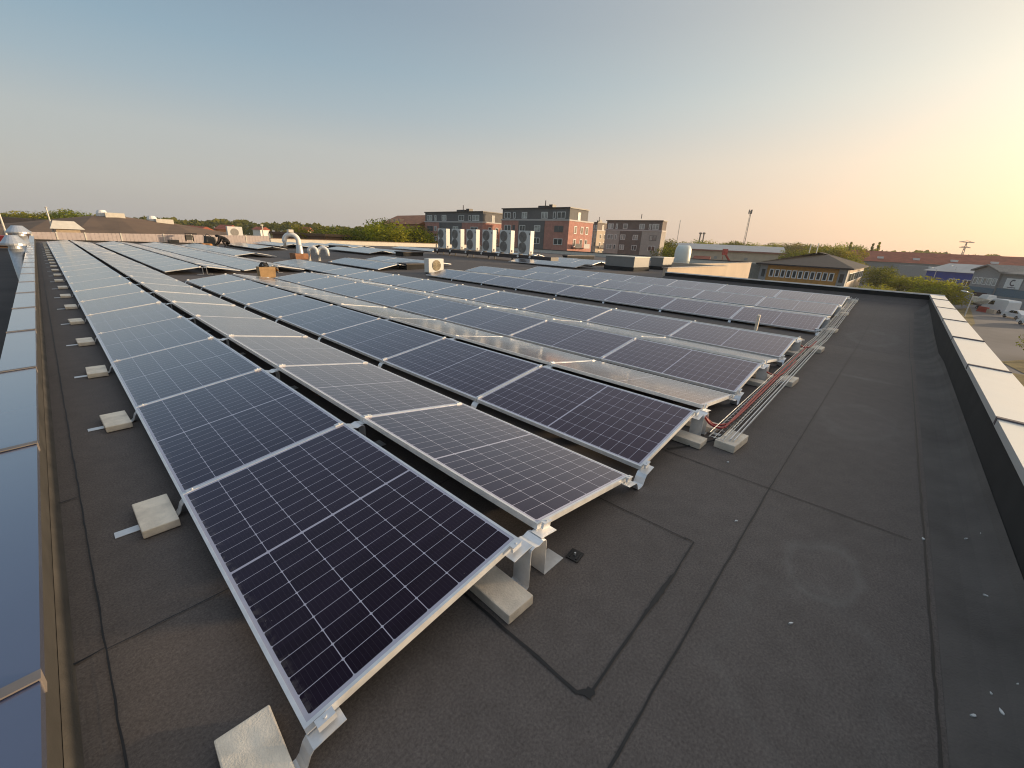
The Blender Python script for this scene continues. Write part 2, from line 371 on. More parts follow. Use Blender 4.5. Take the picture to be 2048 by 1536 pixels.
CREAM = simple('cream_painted_metal', (0.62, 0.58, 0.50), 0.55, var=0.06)
WHITE = simple('white_paint', (0.74, 0.73, 0.70), 0.5, var=0.06)
ACW = simple('ac_casing', (0.66, 0.645, 0.60), 0.45, var=0.04)
GRILLE = simple('dark_fan_grille', (0.26, 0.24, 0.215), 0.6, var=0.2, scale=30)
BLACK = simple('black_rubber', (0.018, 0.017, 0.017), 0.6, var=0.3)
DARKST = simple('dark_painted_steel', (0.045, 0.035, 0.033), 0.5, var=0.2)
RED = simple('red_corrugated_conduit', (0.34, 0.03, 0.035), 0.45, var=0.15, scale=30)
REDP = simple('red_plastic', (0.42, 0.035, 0.03), 0.5)
CARD = simple('cardboard', (0.42, 0.26, 0.12), 0.85, var=0.14, scale=6)
BRICKR = simple('red_brick', (0.46, 0.22, 0.175), 0.85, var=0.14, scale=1.2)
RENDER_D = simple('dark_grey_render', (0.145, 0.137, 0.135), 0.8, var=0.1, scale=1.0)
RENDER_B = simple('brown_grey_render', (0.17, 0.135, 0.118), 0.8, var=0.1, scale=1.0)
RENDER_L = simple('light_grey_render', (0.42, 0.37, 0.33), 0.8, var=0.08, scale=1.0)
BAND = simple('pale_band', (0.55, 0.50, 0.47), 0.7, var=0.05)
ROOF_D = simple('dark_roof_tiles', (0.030, 0.027, 0.030), 0.9, var=0.2, scale=2, bmp=0.4, fine=9)
ROOF_R = simple('red_roof_tiles', (0.27, 0.075, 0.042), 0.9, var=0.2, scale=0.6, bmp=0.4, fine=5)
ROOF_BR = simple('brown_felt_roof', (0.17, 0.105, 0.06), 0.9, var=0.16, scale=0.25)
ROOF_G = simple('grey_sheet_roof', (0.42, 0.40, 0.38), 0.55, var=0.08, scale=0.5)
OCHRE = simple('ochre_wood_cladding', (0.46, 0.23, 0.055), 0.75, var=0.14, scale=2.0)
GREYW = simple('grey_wall', (0.30, 0.295, 0.29), 0.75, var=0.08)
BEIGE = simple('beige_wall', (0.50, 0.40, 0.30), 0.8, var=0.08, scale=0.4)
PINKW = simple('pale_pink_sheet', (0.46, 0.39, 0.37), 0.6, var=0.08, scale=3)
BLUEW = simple('blue_sheet_wall', (0.018, 0.06, 0.33), 0.5, var=0.12, scale=0.6)
TEAL = simple('teal_band', (0.10, 0.17, 0.22), 0.6, var=0.1)
ORANGEW = simple('orange_brick', (0.46, 0.22, 0.10), 0.85, var=0.1, scale=0.8)
GLASSW = simple('window_glass', (0.06, 0.07, 0.075), 0.12, var=0.3, scale=0.6)
GLASSL = simple('curtained_window_glass', (0.34, 0.35, 0.33), 0.15, var=0.4, scale=0.7)
GLASSB = simple('vehicle_glass', (0.02, 0.022, 0.025), 0.08, var=0.2)
VANW = simple('white_vehicle_paint', (0.70, 0.70, 0.69), 0.3, var=0.03)
TYRE = simple('tyre_rubber', (0.016, 0.016, 0.016), 0.8)
BARK = simple('bark', (0.09, 0.065, 0.045), 0.9, var=0.3, scale=6)
ASPH = simple('yard_asphalt', (0.145, 0.13, 0.124), 0.9, var=0.18, scale=0.12)
GRASS = simple('grass_ground', (0.10, 0.10, 0.032), 0.95, var=0.35, scale=0.08)
LOTG = simple('dry_grass', (0.16, 0.115, 0.035), 0.95, var=0.35, scale=0.6)
CLOTH_D = simple('dark_work_clothes', (0.022, 0.018, 0.017), 0.9, var=0.3, scale=8)
CLOTH_G = simple('grey_canvas', (0.085, 0.08, 0.07), 0.9, var=0.2, scale=8)
SKIN = simple('skin', (0.45, 0.27, 0.19), 0.6, var=0.08)
ORANGEP = simple('orange_plastic', (0.50, 0.22, 0.05), 0.5)
YELLOWP = simple('yellow_sign_face', (0.62, 0.45, 0.05), 0.5)

def leaf_mat(name, a, b_):
    m, nt, b = new_mat(name)
    g = N(nt, 'ShaderNodeNewGeometry'); mx = N(nt, 'ShaderNodeMix', data_type='RGBA')
    nt.links.new(g.outputs['Random Per Island'], mx.inputs[0]); mx.inputs[6].default_value = (*a, 1); mx.inputs[7].default_value = (*b_, 1)
    oi = N(nt, 'ShaderNodeObjectInfo'); hs = N(nt, 'ShaderNodeHueSaturation')
    for k_, lo_, hi_ in (('Hue', .475, .515), ('Value', .65, 1.35)):
        mp = N(nt, 'ShaderNodeMapRange'); mp.inputs[3].default_value = lo_; mp.inputs[4].default_value = hi_
        if k_ == 'Value':
            fr = N(nt, 'ShaderNodeMath', operation='FRACT'); mu_ = N(nt, 'ShaderNodeMath', operation='MULTIPLY'); mu_.inputs[1].default_value = 7.31; nt.links.new(oi.outputs['Random'], mu_.inputs[0]); nt.links.new(mu_.outputs[0], fr.inputs[0]); nt.links.new(fr.outputs[0], mp.inputs[0])
        else: nt.links.new(oi.outputs['Random'], mp.inputs[0])
        nt.links.new(mp.outputs[0], hs.inputs[k_])
    nt.links.new(mx.outputs[2], hs.inputs['Color']); mx = hs
    mx_out = hs.outputs[0]
    nt.links.new(mx_out, b.inputs['Base Color']); b.inputs['Roughness'].default_value = 0.7; b.inputs['Specular IOR Level'].default_value = 0.2
    tr = N(nt, 'ShaderNodeBsdfTranslucent'); nt.links.new(mx_out, tr.inputs['Color'])
    ms = N(nt, 'ShaderNodeMixShader'); ms.inputs[0].default_value = 0.45
    nt.links.new(b.outputs[0], ms.inputs[1]); nt.links.new(tr.outputs[0], ms.inputs[2])
    nt.links.new(ms.outputs[0], nt.nodes['Material Output'].inputs['Surface'])
    return m
LEAF = [leaf_mat('leaf_dark', (0.095, 0.112, 0.010), (0.22, 0.23, 0.018)),
        leaf_mat('leaf_mid', (0.155, 0.175, 0.011), (0.34, 0.34, 0.02)),
        leaf_mat('leaf_olive', (0.21, 0.20, 0.014), (0.40, 0.36, 0.024))]

# ------------------------------------------------------------------ roof we stand on
def rz(x):
    P = [(-5, 0), (8.9, 0), (10.0, -0.05), (11.85, 0.0), (16.3, 0.19), (17.6, 0.24), (60, 0.24)]
    for (a, b), (c, d) in zip(P, P[1:]):
        if x <= c: return b + (d - b) * (x - a) / (c - a)
    return 0.24
YFAR = 48.2
roof = MB()
xs = [-0.60, 0.5, 2, 4, 6, 8, 8.9, 10.0, 11.85, 14, 16.3, 17.6]
for a, b in zip(xs, xs[1:]):
    for y0, y1 in ((-1.92, 6.7), (6.7, 20), (20, YFAR)):
        roof.face([(a, y0, rz(a)), (b, y0, rz(b)), (b, y1, rz(b)), (a, y1, rz(a))])
fz = [(17.6, .24), (17.8, .265), (18.0, .34), (18.14, .41), (18.225, .46)]
for (a, za), (b, zb) in zip(fz, fz[1:]): roof.face([(a, -1.92, za), (b, -1.92, zb), (b, 6.7, zb), (a, 6.7, za)])
roof.face([(17.6, 6.7, .24), (18.4, 6.7, .24), (18.4, YFAR, .24), (17.6, YFAR, .24)])
for x0, x1, y0 in ((18.4, 27.2, 6.7), (27.2, 46, 10.0)):
    roof.face([(x0, y0, .24), (x1, y0, .24), (x1, YFAR, .24), (x0, YFAR, .24)])
roof_o = roof.build('flat_roof', FELT); tag(roof_o, kind='structure')

RZ = [0.0]
def ribbon(pts, wfun, z=0.004, mat=TAR, name='felt_seam', jitter=0.0025, step=0.09):
    m = MB(); P = []; RZ[0] += .00025; z += RZ[0]
    for (x0, y0), (x1, y1) in zip(pts, pts[1:]):
        L = math.hypot(x1 - x0, y1 - y0); n = max(2, int(L / step))
        for i in range(n): t = i / n; P.append((x0 + (x1 - x0) * t, y0 + (y1 - y0) * t))
    P.append(pts[-1]); tot = len(P); pl = pr = None
    for i, (x, y) in enumerate(P):
        a = P[max(i - 1, 0)]; b = P[min(i + 1, tot - 1)]
        d = Vector((b[0] - a[0], b[1] - a[1])).normalized(); nn = Vector((-d.y, d.x))
        w = wfun(i / (tot - 1)) * random.uniform(.75, 1.25); j = random.uniform(-jitter, jitter)
        l = (x + nn.x * (w / 2 + j), y + nn.y * (w / 2 + j), rz(x) + z); r_ = (x - nn.x * (w / 2 - j), y - nn.y * (w / 2 - j), rz(x) + z)
        if pl: m.face([pl, l, r_, pr])
        pl, pr = l, r_
    return m.build(name, mat, roof_o)
ribbon([(-0.2, -0.75), (3.02, -0.73)], lambda t: .009)
ribbon([(3.02, -0.73), (17, -0.80)], lambda t: .006)
ribbon([(1.0, -1.57), (17.8, -1.50)], lambda t: .009)
ribbon([(3.0, -1.5), (2.98, 0.6)], lambda t: .006)
ribbon([(8.0, -1.5), (7.9, 0.0)], lambda t: .005)
ribbon([(0.79, 0.35), (0.79, -0.53), (0.83, -0.575)], lambda t: .012 + .022 * max(0, (t - .55)))
ribbon([(0.80, -0.57), (0.84, -0.565)], lambda t: .03, step=.012)
ribbon([(0.84, -0.57), (1.30, -0.56)], lambda t: .012)
ribbon([(1.30, -0.56), (1.66, -0.56)], lambda t: .011 + .013 * math.sin(math.pi * t), step=.03)
ribbon([(1.66, -0.56), (1.99, -0.545), (1.99, -0.49)], lambda t: .009)
ribbon([(1.985, -0.5), (1.96, 0.3)], lambda t: .007)
ribbon([(-0.41, 0.1), (-0.415, 2.4), (-0.42, 20), (-0.42, 46)], lambda t: .0065)
ribbon([(-0.41, 0.93), (1.5, 0.96)], lambda t: .005)
for yy in (0.93, 2.36, 5.5):
    ribbon([(-0.535, yy + .03), (-0.50, yy), (-0.41, yy + .015)], lambda t: .016 * (1.2 - t))
# the building's outer walls
walls = MB()
for (x0, y0, x1, y1) in ((-0.70, -2.2, 18.42, -2.2), (18.42, 6.72, 27.3, 6.72), (27.3, 10.0, 46, 10.0)):
    pass
wl = MB(); wl.box(-0.6, 18.3, -2.16, -1.95, -7, -0.2); wl.box(18.31, 18.5, -2.16, 6.6, -7, -0.2)
tag(wl.build('store_wall', BEIGE), 'beige outer wall of the store below the flat roof', 'wall')

# ------------------------------------------------------------------ parapets
def left_parapet():
    root = tag(empty('parapet', (0, 0, 0)), 'long felt-clad parapet with bluish metal coping along the left roof edge', 'parapet')
    u = MB()
    u.prism([(-0.535, 0.0), (-0.60, 0.0), (-0.60, 0.345), (-0.535, 0.345), (-0.535, .08)], -2.6, YFAR)
    u.build('upstand', FELT_D, root)
    f = MB(); f.prism([(-0.50, 0.002), (-0.533, 0.002), (-0.533, 0.055)], -2.6, YFAR); f.build('cant_strip', simple('sandy_cant_strip', (0.050, 0.044, 0.037), .9, var=.3, scale=4, bmp=.3, fine=120), root)
    b = MB(); b.box(-0.72, -0.601, -2.6, YFAR, -7, 0.345); b.build('outer_wall', GREYW, root)
    ys = [-3.46, -1.48] + [0.5085 + 1.969 * i for i in range(25)]
    for y0, y1 in zip(ys, ys[1:]):
        c = MB(); y1 = min(y1, YFAR)
        if y0 > YFAR - .3: continue
        t = random.uniform(-.002, .002)
        c.prism([(-0.51, .33), (-0.51, .372 + t), (-0.735, .362), (-0.735, .29), (-0.731, .29), (-0.731, .355), (-.514, .365), (-.514, .33)], y0 + .004, y1 - .004)
        s = c.build('coping_sheet', COPING, root)
        j = MB(); j.prism([(-0.507, .325), (-0.507, .382), (-0.739, .372), (-0.739, .29), (-.734, .29), (-.734, .367), (-.512, .376), (-.512, .325)], y0 - .02, y0 + .02)
        j.build('joint_cover', JOINT_L, s)
    return root
JOINT_L = simple('weathered_joint_cover', (0.20, 0.17, 0.15), 0.5, var=0.2)
left_parapet()

def ctop(x): return 0.475 + 0.0085 * x
YR = -1.86
def right_parapet():
    root = tag(empty('parapet', (0, 0, 0)), 'right-hand roof-edge parapet with sunlit cream coping sheets and dark inner face', 'parapet')
    u = MB(); x0, x1 = -1.2, 18.2
    u.prism([(YR - .02, -.3), (YR - .02, ctop(x0) - .03), (YR - .06, ctop(x0) - .03), (YR - .06, -.3)], x0, x0 + .01, axis='x')
    for a, b in zip([-1.2, 4, 9, 13.5], [4, 9, 13.5, 18.2]):
        u.hexa([(a, YR - .06, -.3), (b, YR - .06, -.3), (b, YR - .02, -.3), (a, YR - .02, -.3), (a, YR - .06, ctop(a) - .03), (b, YR - .06, ctop(b) - .03), (b, YR - .02, ctop(b) - .03), (a, YR - .02, ctop(a) - .03)])
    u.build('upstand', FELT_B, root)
    f = MB(); FIL = [(.27, .002), (.16, .010), (.09, .028), (.04, .058), (.005, .10), (-.016, .15)]
    for a, b in zip([-1.2, 8.9, 10, 11.85, 16.3], [8.9, 10, 11.85, 16.3, 18.2]):
        for (p0, h0), (p1, h1) in zip(FIL, FIL[1:]): f.face([(a, YR + p0, rz(a) + h0), (b, YR + p0, rz(b) + h0), (b, YR + p1, rz(b) + h1), (a, YR + p1, rz(a) + h1)])
    f.build('cant_strip', simple('flashing_felt', (.098, .086, .078), .9, var=.2, scale=2, bmp=.35, fine=90), root, smooth=True)
    xj = [-0.1, 2.3] + [on_z(u_, v_, 0.5).x for u_, v_ in ((1989.6, 839), (1938.7, 735.5), (1909, 680.5), (1887.7, 645.4), (1875.5, 622.2), (1863.5, 605.5))] + [18.2]
    for i, (a, b) in enumerate(zip(xj, xj[1:])):
        c = MB(); t = .002 * ((i % 3) - 1)
        yi, yo = YR, YR - .335
        def sec(x, dz, z0=0): return [(x, yo, ctop(x) - .015 + dz), (x, yi, ctop(x) + dz), (x, yi, ctop(x) - .06 + dz), (x, yo, ctop(x) - .09 + dz)]
        A, B = sec(a + .004, t), sec(b - .004, t)
        c.hexa([A[3], B[3], B[2], A[2], A[0], B[0], B[1], A[1]])
        s = c.build('coping_sheet', COPING_W, root)
        if i:
            j = MB(); A, B = sec(a - .022, .012), sec(a + .022, .012)
            A[1] = (A[1][0], yi + .004, A[1][2]); B[1] = (B[1][0], yi + .004, B[1][2]); A[2] = (A[2][0], yi + .004, A[2][2]); B[2] = (B[2][0], yi + .004, B[2][2])
            j.hexa([A[3], B[3], B[2], A[2], A[0], B[0], B[1], A[1]]); j.build('joint_cover', JOINT, s)
    return root
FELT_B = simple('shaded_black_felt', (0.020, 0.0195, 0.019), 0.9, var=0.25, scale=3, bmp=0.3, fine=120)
right_parapet()
def far_parapet():
    root = tag(empty('parapet', (0, 0, 0)), 'dark felt parapet with thin pale coping across the far end of the panels', 'parapet')
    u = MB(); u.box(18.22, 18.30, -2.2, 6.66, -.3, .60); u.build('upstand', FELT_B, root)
    c = MB(); c.prism([(18.19, .64), (18.19, .60), (18.53, .585), (18.53, .625)], YR + .0, 6.66); c.build('coping_sheet', COPING_W, root)
    c = MB(); c.prism([(18.19, .64), (18.19, .60), (18.53, .585), (18.53, .625)], YR - .335, YR - .004); c.build('corner_sheet', COPING_W, root)
far_parapet()
def step_wall():
    root = tag(empty('parapet', (0, 0, 0)), 'sunlit beige stepped roof wall beyond the far parapet, beside the rooftop boxes', 'parapet')
    b = MB(); b.box(18.55, 27.25, 6.72, 6.92, -7, .76); b.build('outer_wall', BEIGE, root)
    b = MB(); b.box(18.5, 27.3, 6.68, 6.98, .765, .80); b.build('coping_sheet', JOINT_L, root)
    b = MB(); b.box(27.05, 27.25, 6.93, 10, -7, .76); b.box(27.25, 46, 9.9, 10.1, -7, .62); b.build('return_wall', BEIGE, root)
    b = MB(); b.box(27.27, 46, 9.86, 10.14, .625, .66); b.build('coping_sheet', JOINT_L, root)
step_wall()
def back_wall():
    root = tag(empty('parapet', (0, YFAR, 0)), 'low pale pink sheet-metal wall with white posts closing the far left roof end', 'parapet')
    px = [-0.62] + [on_y(u, 475, YFAR).x for u in (115, 172, 243, 328, 384, 492)] + [15.95]
    for i, (a, b) in enumerate(zip(px, px[1:])):
        za = .62 + .33 * (a + .6) / 16.5; zb = .62 + .33 * (b + .6) / 16.5
        m = MB(); n = max(3, int((b - a) / .25))
        for k in range(n):
            xa = a + .04 + (b - a - .08) * k / n; xb = a + .04 + (b - a - .08) * (k + 1) / n; zk = za + (zb - za) * k / n
            m.box(xa, xb - .03, 0, .03, .06, zk); m.box(xb - .03, xb, .012, .03, .06, zk)
        m.build('sheet_panel', PINKW, root)
        m = MB(); m.box(a - .04, a + .04, -.03, .05, 0, za + .03); m.build('post', CREAM, root)
    m = MB(); m.box(-.62, 15.95, -.06, -.005, 0, .10); m.build('kerb', FELT_B, root)
back_wall()
def cream_parapet():
    root = tag(empty('parapet', (16.0, YFAR, 0)), 'long sunlit cream parapet in front of the green trees', 'parapet')
    m = MB(); m.box(0.01, 21.4, 0, .25, 0, .70); m.build('upstand', CREAM, root)
    m = MB(); m.box(21.45, 30, -.1, .25, 0, .66); m.build('upstand', CREAM, root)
    m = MB(); m.box(0.01, 30, -.06, .3, .705, .76); m.build('coping_sheet', simple('brown_coping', (.20, .12, .07), .6), root)
    root = tag(empty('parapet', (46, 10, 0)), 'thin dark-capped parapet at the roof end right of the heat pump row', 'parapet')
    m = MB(); m.box(0, .25, .1, 38, 0, .62); m.build('upstand', CREAM, root)
    m = MB(); m.box(-.05, .3, .1, 38, .625, .70); m.build('coping_sheet', DARKST, root)
cream_parapet()

# ------------------------------------------------------------------ lower roof beside the left parapet
m = MB(); m.box(-40, -0.73, -8, 58, -7, -1.0); tag(m.build('lower_roof', simple('dark_brown_felt', (.045, .036, .032), .9, var=.25, scale=.6, bmp=.2, fine=60)), kind='structure')
def flue(loc, r, h, caph, label):
    root = tag(empty('flue', loc), label, 'flue', 'metal flues beside the left parapet')
    m = MB(); m.lathe([(r, 0), (r, h)], seg=20); m.build('pipe', GALV, root, smooth=True)
    m = MB(); m.lathe([(r * .9, h), (r * .9, h + .12), (r * 1.75, h + .13), (r * 1.75, h + .2), (r * .75, h + caph)], seg=20); m.build('rain_cap', GALV, root, smooth=False)
flue((-0.98, 25.0, -1.0), .21, 1.45, .50, 'short metal flue with conical cap, nearest beside the left coping')
flue((-0.92, 33.0, -1.0), .26, 1.72, .50, 'bright capped metal flue standing behind the nearest one')
m = MB(); m.tube([(-0.85, 5.6, -1.0), (-0.85, 5.6, .0), (-.86, 5.6, .12), (-.95, 5.6, .20), (-1.1, 5.6, .2), (-1.22, 5.6, .12)], .05, 10); tag(m.build('vent_pipe', WHITE, smooth=True), 'white bent vent pipe just outside the left coping', 'pipe')

# ------------------------------------------------------------------ solar panels
PW, PL, GAP = 1.038, 1.767, 0.008
STEP = PL + GAP
FH, LIP = 0.035, 0.014
def frame_mesh():
    m = MB()
    m.box(0, LIP, 0, PL, -FH, 0); m.box(PW - LIP, PW, 0, PL, -FH, 0)
    m.box(LIP, PW - LIP, 0, LIP, -FH, 0); m.box(LIP, PW - LIP, PL - LIP, PL, -FH, 0)
    return m.mesh('frame', ALU)
def glass_mesh():
    m = MB(); m.box(LIP, PW - LIP, LIP, PL - LIP, -.006, -.0015)
    return m.mesh('glass', GLASS)
def far_mesh():
    m = MB(); m.box(0, LIP, 0, PL, -FH, 0); m.box(PW - LIP, PW, 0, PL, -FH, 0)
    m.box(LIP, PW - LIP, 0, LIP, -FH, 0); m.box(LIP, PW - LIP, PL - LIP, PL, -FH, 0)
    m.mat(1).box(LIP, PW - LIP, LIP, PL - LIP, -.006, -.0015)
    return m.mesh('solar_panel', [ALU, GLASS])
FRAME_ME, GLASS_ME, FAR_ME = frame_mesh(), glass_mesh(), far_mesh()
proto = empty('solar_panel', (0, 0, -100))
link('frame', FRAME_ME, proto); link('glass', GLASS_ME, proto)
used = [False]; npan = [0]
def panel(xl, zl, xh, zh, y, label, group, parts=True):
    """one panel; its low edge runs along x=xl, its high edge along x=xh, near end at y"""
    npan[0] += 1
    if parts:
        o = proto if not used[0] else copy_tree(proto); used[0] = True
    else:
        o = link('solar_panel', FAR_ME)
    x0, z0, x1, z1 = (xl, zl, xh, zh) if xl < xh else (xh, zh, xl, zl)
    o.location = (x0, y, z0 + random.uniform(-.002, .002))
    o.rotation_euler = (random.gauss(0, R(.10)), -math.atan2(z1 - z0, x1 - x0) + random.gauss(0, R(.12)), 0)
    tag(o, label, 'solar panel', group); return o
ROWS = [  # ordinal row from the left coping: low edge (x,z), high edge (x,z)
    ((0.0, .12), (1.026, .274)), ((2.197, .12), (1.171, .274)),
    ((2.380, .12), (3.406, .274)), ((4.620, .12), (3.594, .274)),
    ((4.748, .12), (5.774, .274)), ((6.960, .12), (5.934, .274)),
    ((7.099, .12), (8.125, .274)), ((9.311, .09), (8.285, .274)),
    ((10.82, .06), (11.84, .27)), ((13.0, .18), (11.99, .275)),
    ((13.08, .20), (14.10, .38)), ((15.24, .27), (14.25, .385)),
    ((15.28, .28), (16.30, .46)), ((17.45, .36), (16.45, .465))]
def row(i, y0, n, where, group, parts_to=18, dx=0.0, rown=None):
    (xl, zl), (xh, zh) = ROWS[i]
    for k in range(n):
        y = y0 + k * STEP
        lab = f'{ORD[k]} panel from the near end of the {ORD[rown if rown is not None else i]} row {where}'
        panel(xl + dx, zl, xh + dx, zh, y, lab, group, parts=math.hypot(xl + dx, y + .9) < parts_to)
G1 = 'solar panels tilted east and west in long rows on the roof'
for i, n in enumerate((24, 24, 8, 8, 8, 8, 12, 12, 8, 8, 8, 8, 7, 7)):
    row(i, 0.0, n, 'from the left coping', G1)
for i in range(2, 6): row(i, 17.3, 14, 'beyond the cardboard box', G1, rown=i - 2)
for i in (6, 7): row(i, 27.25, 8, 'behind the curved pipes', G1, rown=i - 6)
for i in range(8, 12): row(i, 17.35, 3, 'behind the single square heat pump', G1, dx=-.45, rown=i - 8)
def brow(xh, z, y0, n, side, where, rown):
    for k in range(n):
        xl, zl, xhh, zh = (xh - 1.02, z + .10, xh, z + .27) if side == 'w' else (xh + 1.17, z + .10, xh + .15, z + .27)
        panel(xl, zl, xhh, zh, y0 + k * STEP, f'{ORD[k]} panel from the near end of the {ORD[rown]} row {where}', G1, parts=False)
r_ = 0
for xh, y0, n in ((16.5, 27.3, 4), (18.7, 27.3, 4)):
    for sd in 'we': brow(xh, .22, y0, n, sd, 'left of the heat pumps', r_); r_ += 1
r_ = 0
for xh, y0, n in ((12.1, 36.4, 5), (14.4, 38.2, 4), (16.6, 38.2, 4), (18.8, 38.2, 4), (21.0, 38.2, 4)):
    for sd in 'we': brow(xh, .05 if xh < 13 else .22, y0, n, sd, 'before the cream parapet', r_); r_ += 1
r_ = 0
for xh, y0, n in ((21.4, 12.9, 3), (25.8, 14.5, 3), (28.0, 14.5, 3)):
    for sd in 'we': brow(xh, .24, y0, n, sd, 'right of the heat pump row', r_); r_ += 1
r_ = 0
for xh, y0, n in ((25.6, 32.0, 4), (30.5, 24.0, 4)):
    for sd in 'we': brow(xh, .24, y0, n, sd, 'just behind the heat pumps', r_); r_ += 1

# ------------------------------------------------------------------ mounting brackets
T = .003
def clamp(m, x, z, tilt, y=0.0, wy=.030):      # end or middle clamp block sitting on the frame edges
    c, s = math.cos(tilt), math.sin(tilt)
    def P(a, b, yy): return (x + a * c - b * s, yy, z + a * s + b * c)
    for a0, a1, b0, b1, w in ((-.03, .03, -.03, .002, wy * .5), (-.03, .03, .002, .006, wy)):
        m.hexa([P(a0, b0, y - w/2), P(a1, b0, y - w/2), P(a1, b0, y + w/2), P(a0, b0, y + w/2), P(a0, b1, y - w/2), P(a1, b1, y - w/2), P(a1, b1, y + w/2), P(a0, b1, y + w/2)])
    m.tube([P(0, .006, y), P(0, .012, y)], .006, 8)
TL = math.atan2(.154, 1.026)
def low_foot():        # at the outer low edge of the first row: tongue on the roof, rising to a clamp plate
    root = empty('panel_foot', (0, 0, -100))
    m = MB(); m.strip([(-.31, .004), (-.055, .004), (-.035, .008), (-.022, .022), (-.008, .060), (.004, .076), (.03, .081), (.115, .0935)], .062, T); m.build('bracket', ALU_B, root)
    m = MB(); clamp(m, .06, .129, TL); m.build('clamp', ALU, root)
    return root
def ridge():
    root = empty('ridge_bracket', (0, 0, -100))
    xa, xb = 1.026, 1.171
    m = MB(); m.strip([(xa - .17, .004), (xa + .005, .004), (xa + .012, .012), (xa + .012, .218), (xa + .018, .230), (xa + .04, .236), (xa + .0725, .226), (xb - .04, .236), (xb - .018, .230), (xb - .012, .218), (xb - .012, .012), (xb - .005, .004), (xb + .16, .004)], .105, T)
    m.strip([(xa - .09, .221), (xa + .035, .240)], .075, T); m.strip([(xb + .09, .221), (xb - .035, .240)], .075, T)
    m.build('bracket', ALU_B, root)
    m = MB(); clamp(m, xa - .045, .276, TL); m.build('clamp', ALU, root)
    m = MB(); clamp(m, xb + .045, .276, -TL); m.build('clamp', ALU, root)
    return root
def valley():
    root = empty('valley_bracket', (0, 0, -100))
    xa, xb = 2.197, 2.380
    m = MB(); m.strip([(xa - .10, .0975), (xa + .012, .078), (xa + .03, .055), (xa + .05, .012), (xa + .07, .004), (xb - .07, .004), (xb - .05, .012), (xb - .03, .055), (xb - .012, .078), (xb + .10, .0975)], .075, T)
    m.build('bracket', ALU_B, root)
    m = MB(); clamp(m, xa - .045, .134, -TL); m.build('clamp', ALU, root)
    m = MB(); clamp(m, xb + .045, .134, TL); m.build('clamp', ALU, root)
    return root
P_FOOT, P_RIDGE, P_VAL = low_foot(), ridge(), valley()
def place(pro, state, x, y, z, label, cat, group):
    o = pro if not state[0] else copy_tree(pro); state[0] = True
    o.location = (x, y, z); tag(o, label, cat, group); return o
sf, sr, sv = [False], [False], [False]
def jy(n): return n * STEP - GAP / 2 if n else -.022
FIRSTW = lambda k: 'at the near row end' if k == 0 else f'at the {ORD[k-1]} joint from the near end'
for k in range(25):
    place(P_FOOT, sf, 0, jy(k), 0, f'bent panel foot {FIRSTW(k)} by the left coping', 'bracket', 'panel feet along the left coping')
for rr, xo in enumerate((0, 2.40, 4.76, 7.12)):
    for k in range(0, 9):
        place(P_RIDGE, sr, xo, jy(k), 0, f'ridge bracket {FIRSTW(k)} on the {ORD[rr]} panel ridge', 'bracket', 'ridge brackets between panel rows')
for rr, xo in enumerate((0, 2.38, 4.76)):
    for k in range(0, 9):
        place(P_VAL, sv, xo if rr != 1 else 2.40, jy(k), 0, f'valley bracket {FIRSTW(k)} in the {ORD[rr]} panel valley', 'bracket', 'valley brackets between panel rows')
for rr, (xo, zo) in enumerate(((10.82, .0), (13.08, .1), (15.28, .18))):
    place(P_RIDGE, sr, xo, jy(0), zo, f'aluminium ridge bracket at the row end on the {ORD[rr]} ridge near the far parapet', 'bracket', 'ridge brackets between panel rows')
for rr, (xo, zo) in enumerate(((10.80, -.05), (13.08, .07))):
    place(P_VAL, sv, xo, jy(0), zo, f'aluminium valley bracket at the row end in the {ORD[rr]} valley near the far parapet', 'bracket', 'valley brackets between panel rows')
for k in range(1, 8):
    place(P_FOOT, sf, 10.82, jy(k), -.06, f'panel foot {FIRSTW(k)} before the far block', 'bracket', 'panel feet beside the open roof gap')
place(P_FOOT, sf, 10.82, jy(0), -.06, 'aluminium panel foot at the row end beside the open roof gap', 'bracket', 'panel feet beside the open roof gap')
for rr, xo in enumerate((2.40, 4.76)):
    place(P_RIDGE, sr, xo, 17.28, 0, f'ridge bracket on the {ORD[rr]} open row end behind the cardboard box', 'bracket', 'ridge brackets between panel rows')

# ------------------------------------------------------------------ concrete pavers
def slab_mesh(w, l, h, mat):
    m = MB(); m.box(-w/2, w/2, -l/2, l/2, 0, h); return m.mesh('concrete_paver', mat, bevel=.006)
SLAB = slab_mesh(.165, .345, .048, CONC); SLABG = slab_mesh(.165, .36, .055, CONC_G)
for k in range(25):
    o = link('concrete_paver', SLAB, loc=(-.125 + random.uniform(-.012, .012), jy(k) + random.uniform(-.02, .02) + (.05 if k == 0 else .03), .0062)); o.rotation_euler.z = random.gauss(0, R(1.6))
    tag(o, f'sandy paver {FIRSTW(k)} along the left coping', 'paver', 'concrete pavers along the left coping')
spec = [(.90, .03, 'first', 'left foot')] + [(x, y, w, f) for w, xs in (('second', (3.305, 3.72)), ('third', (5.66, 6.07)), ('fourth', (8.02, 8.45))) for x, y, f in ((xs[0], .03, 'left foot'), (xs[1], .04, 'right foot'))]
for x, y, w, f in spec:
    o = link('concrete_paver', SLABG, loc=(x, y, .0065)); o.rotation_euler.z = random.gauss(0, R(1.5))
    tag(o, f'grey concrete paver weighing down the {f} of the {w} ridge bracket row end', 'paver', 'concrete pavers at the row ends')
o = link('concrete_paver', SLABG, loc=(8.25, .55, .0)); o.rotation_euler = (R(90), 0, R(8)); o.location.z = .18
o.location = on_z(1508, 660, 0.03) + Vector((0, 0, .15)); o.location.z = .18
tag(o, 'single paver standing upright in the gap behind the fourth ridge', 'paver', 'concrete pavers at the row ends')

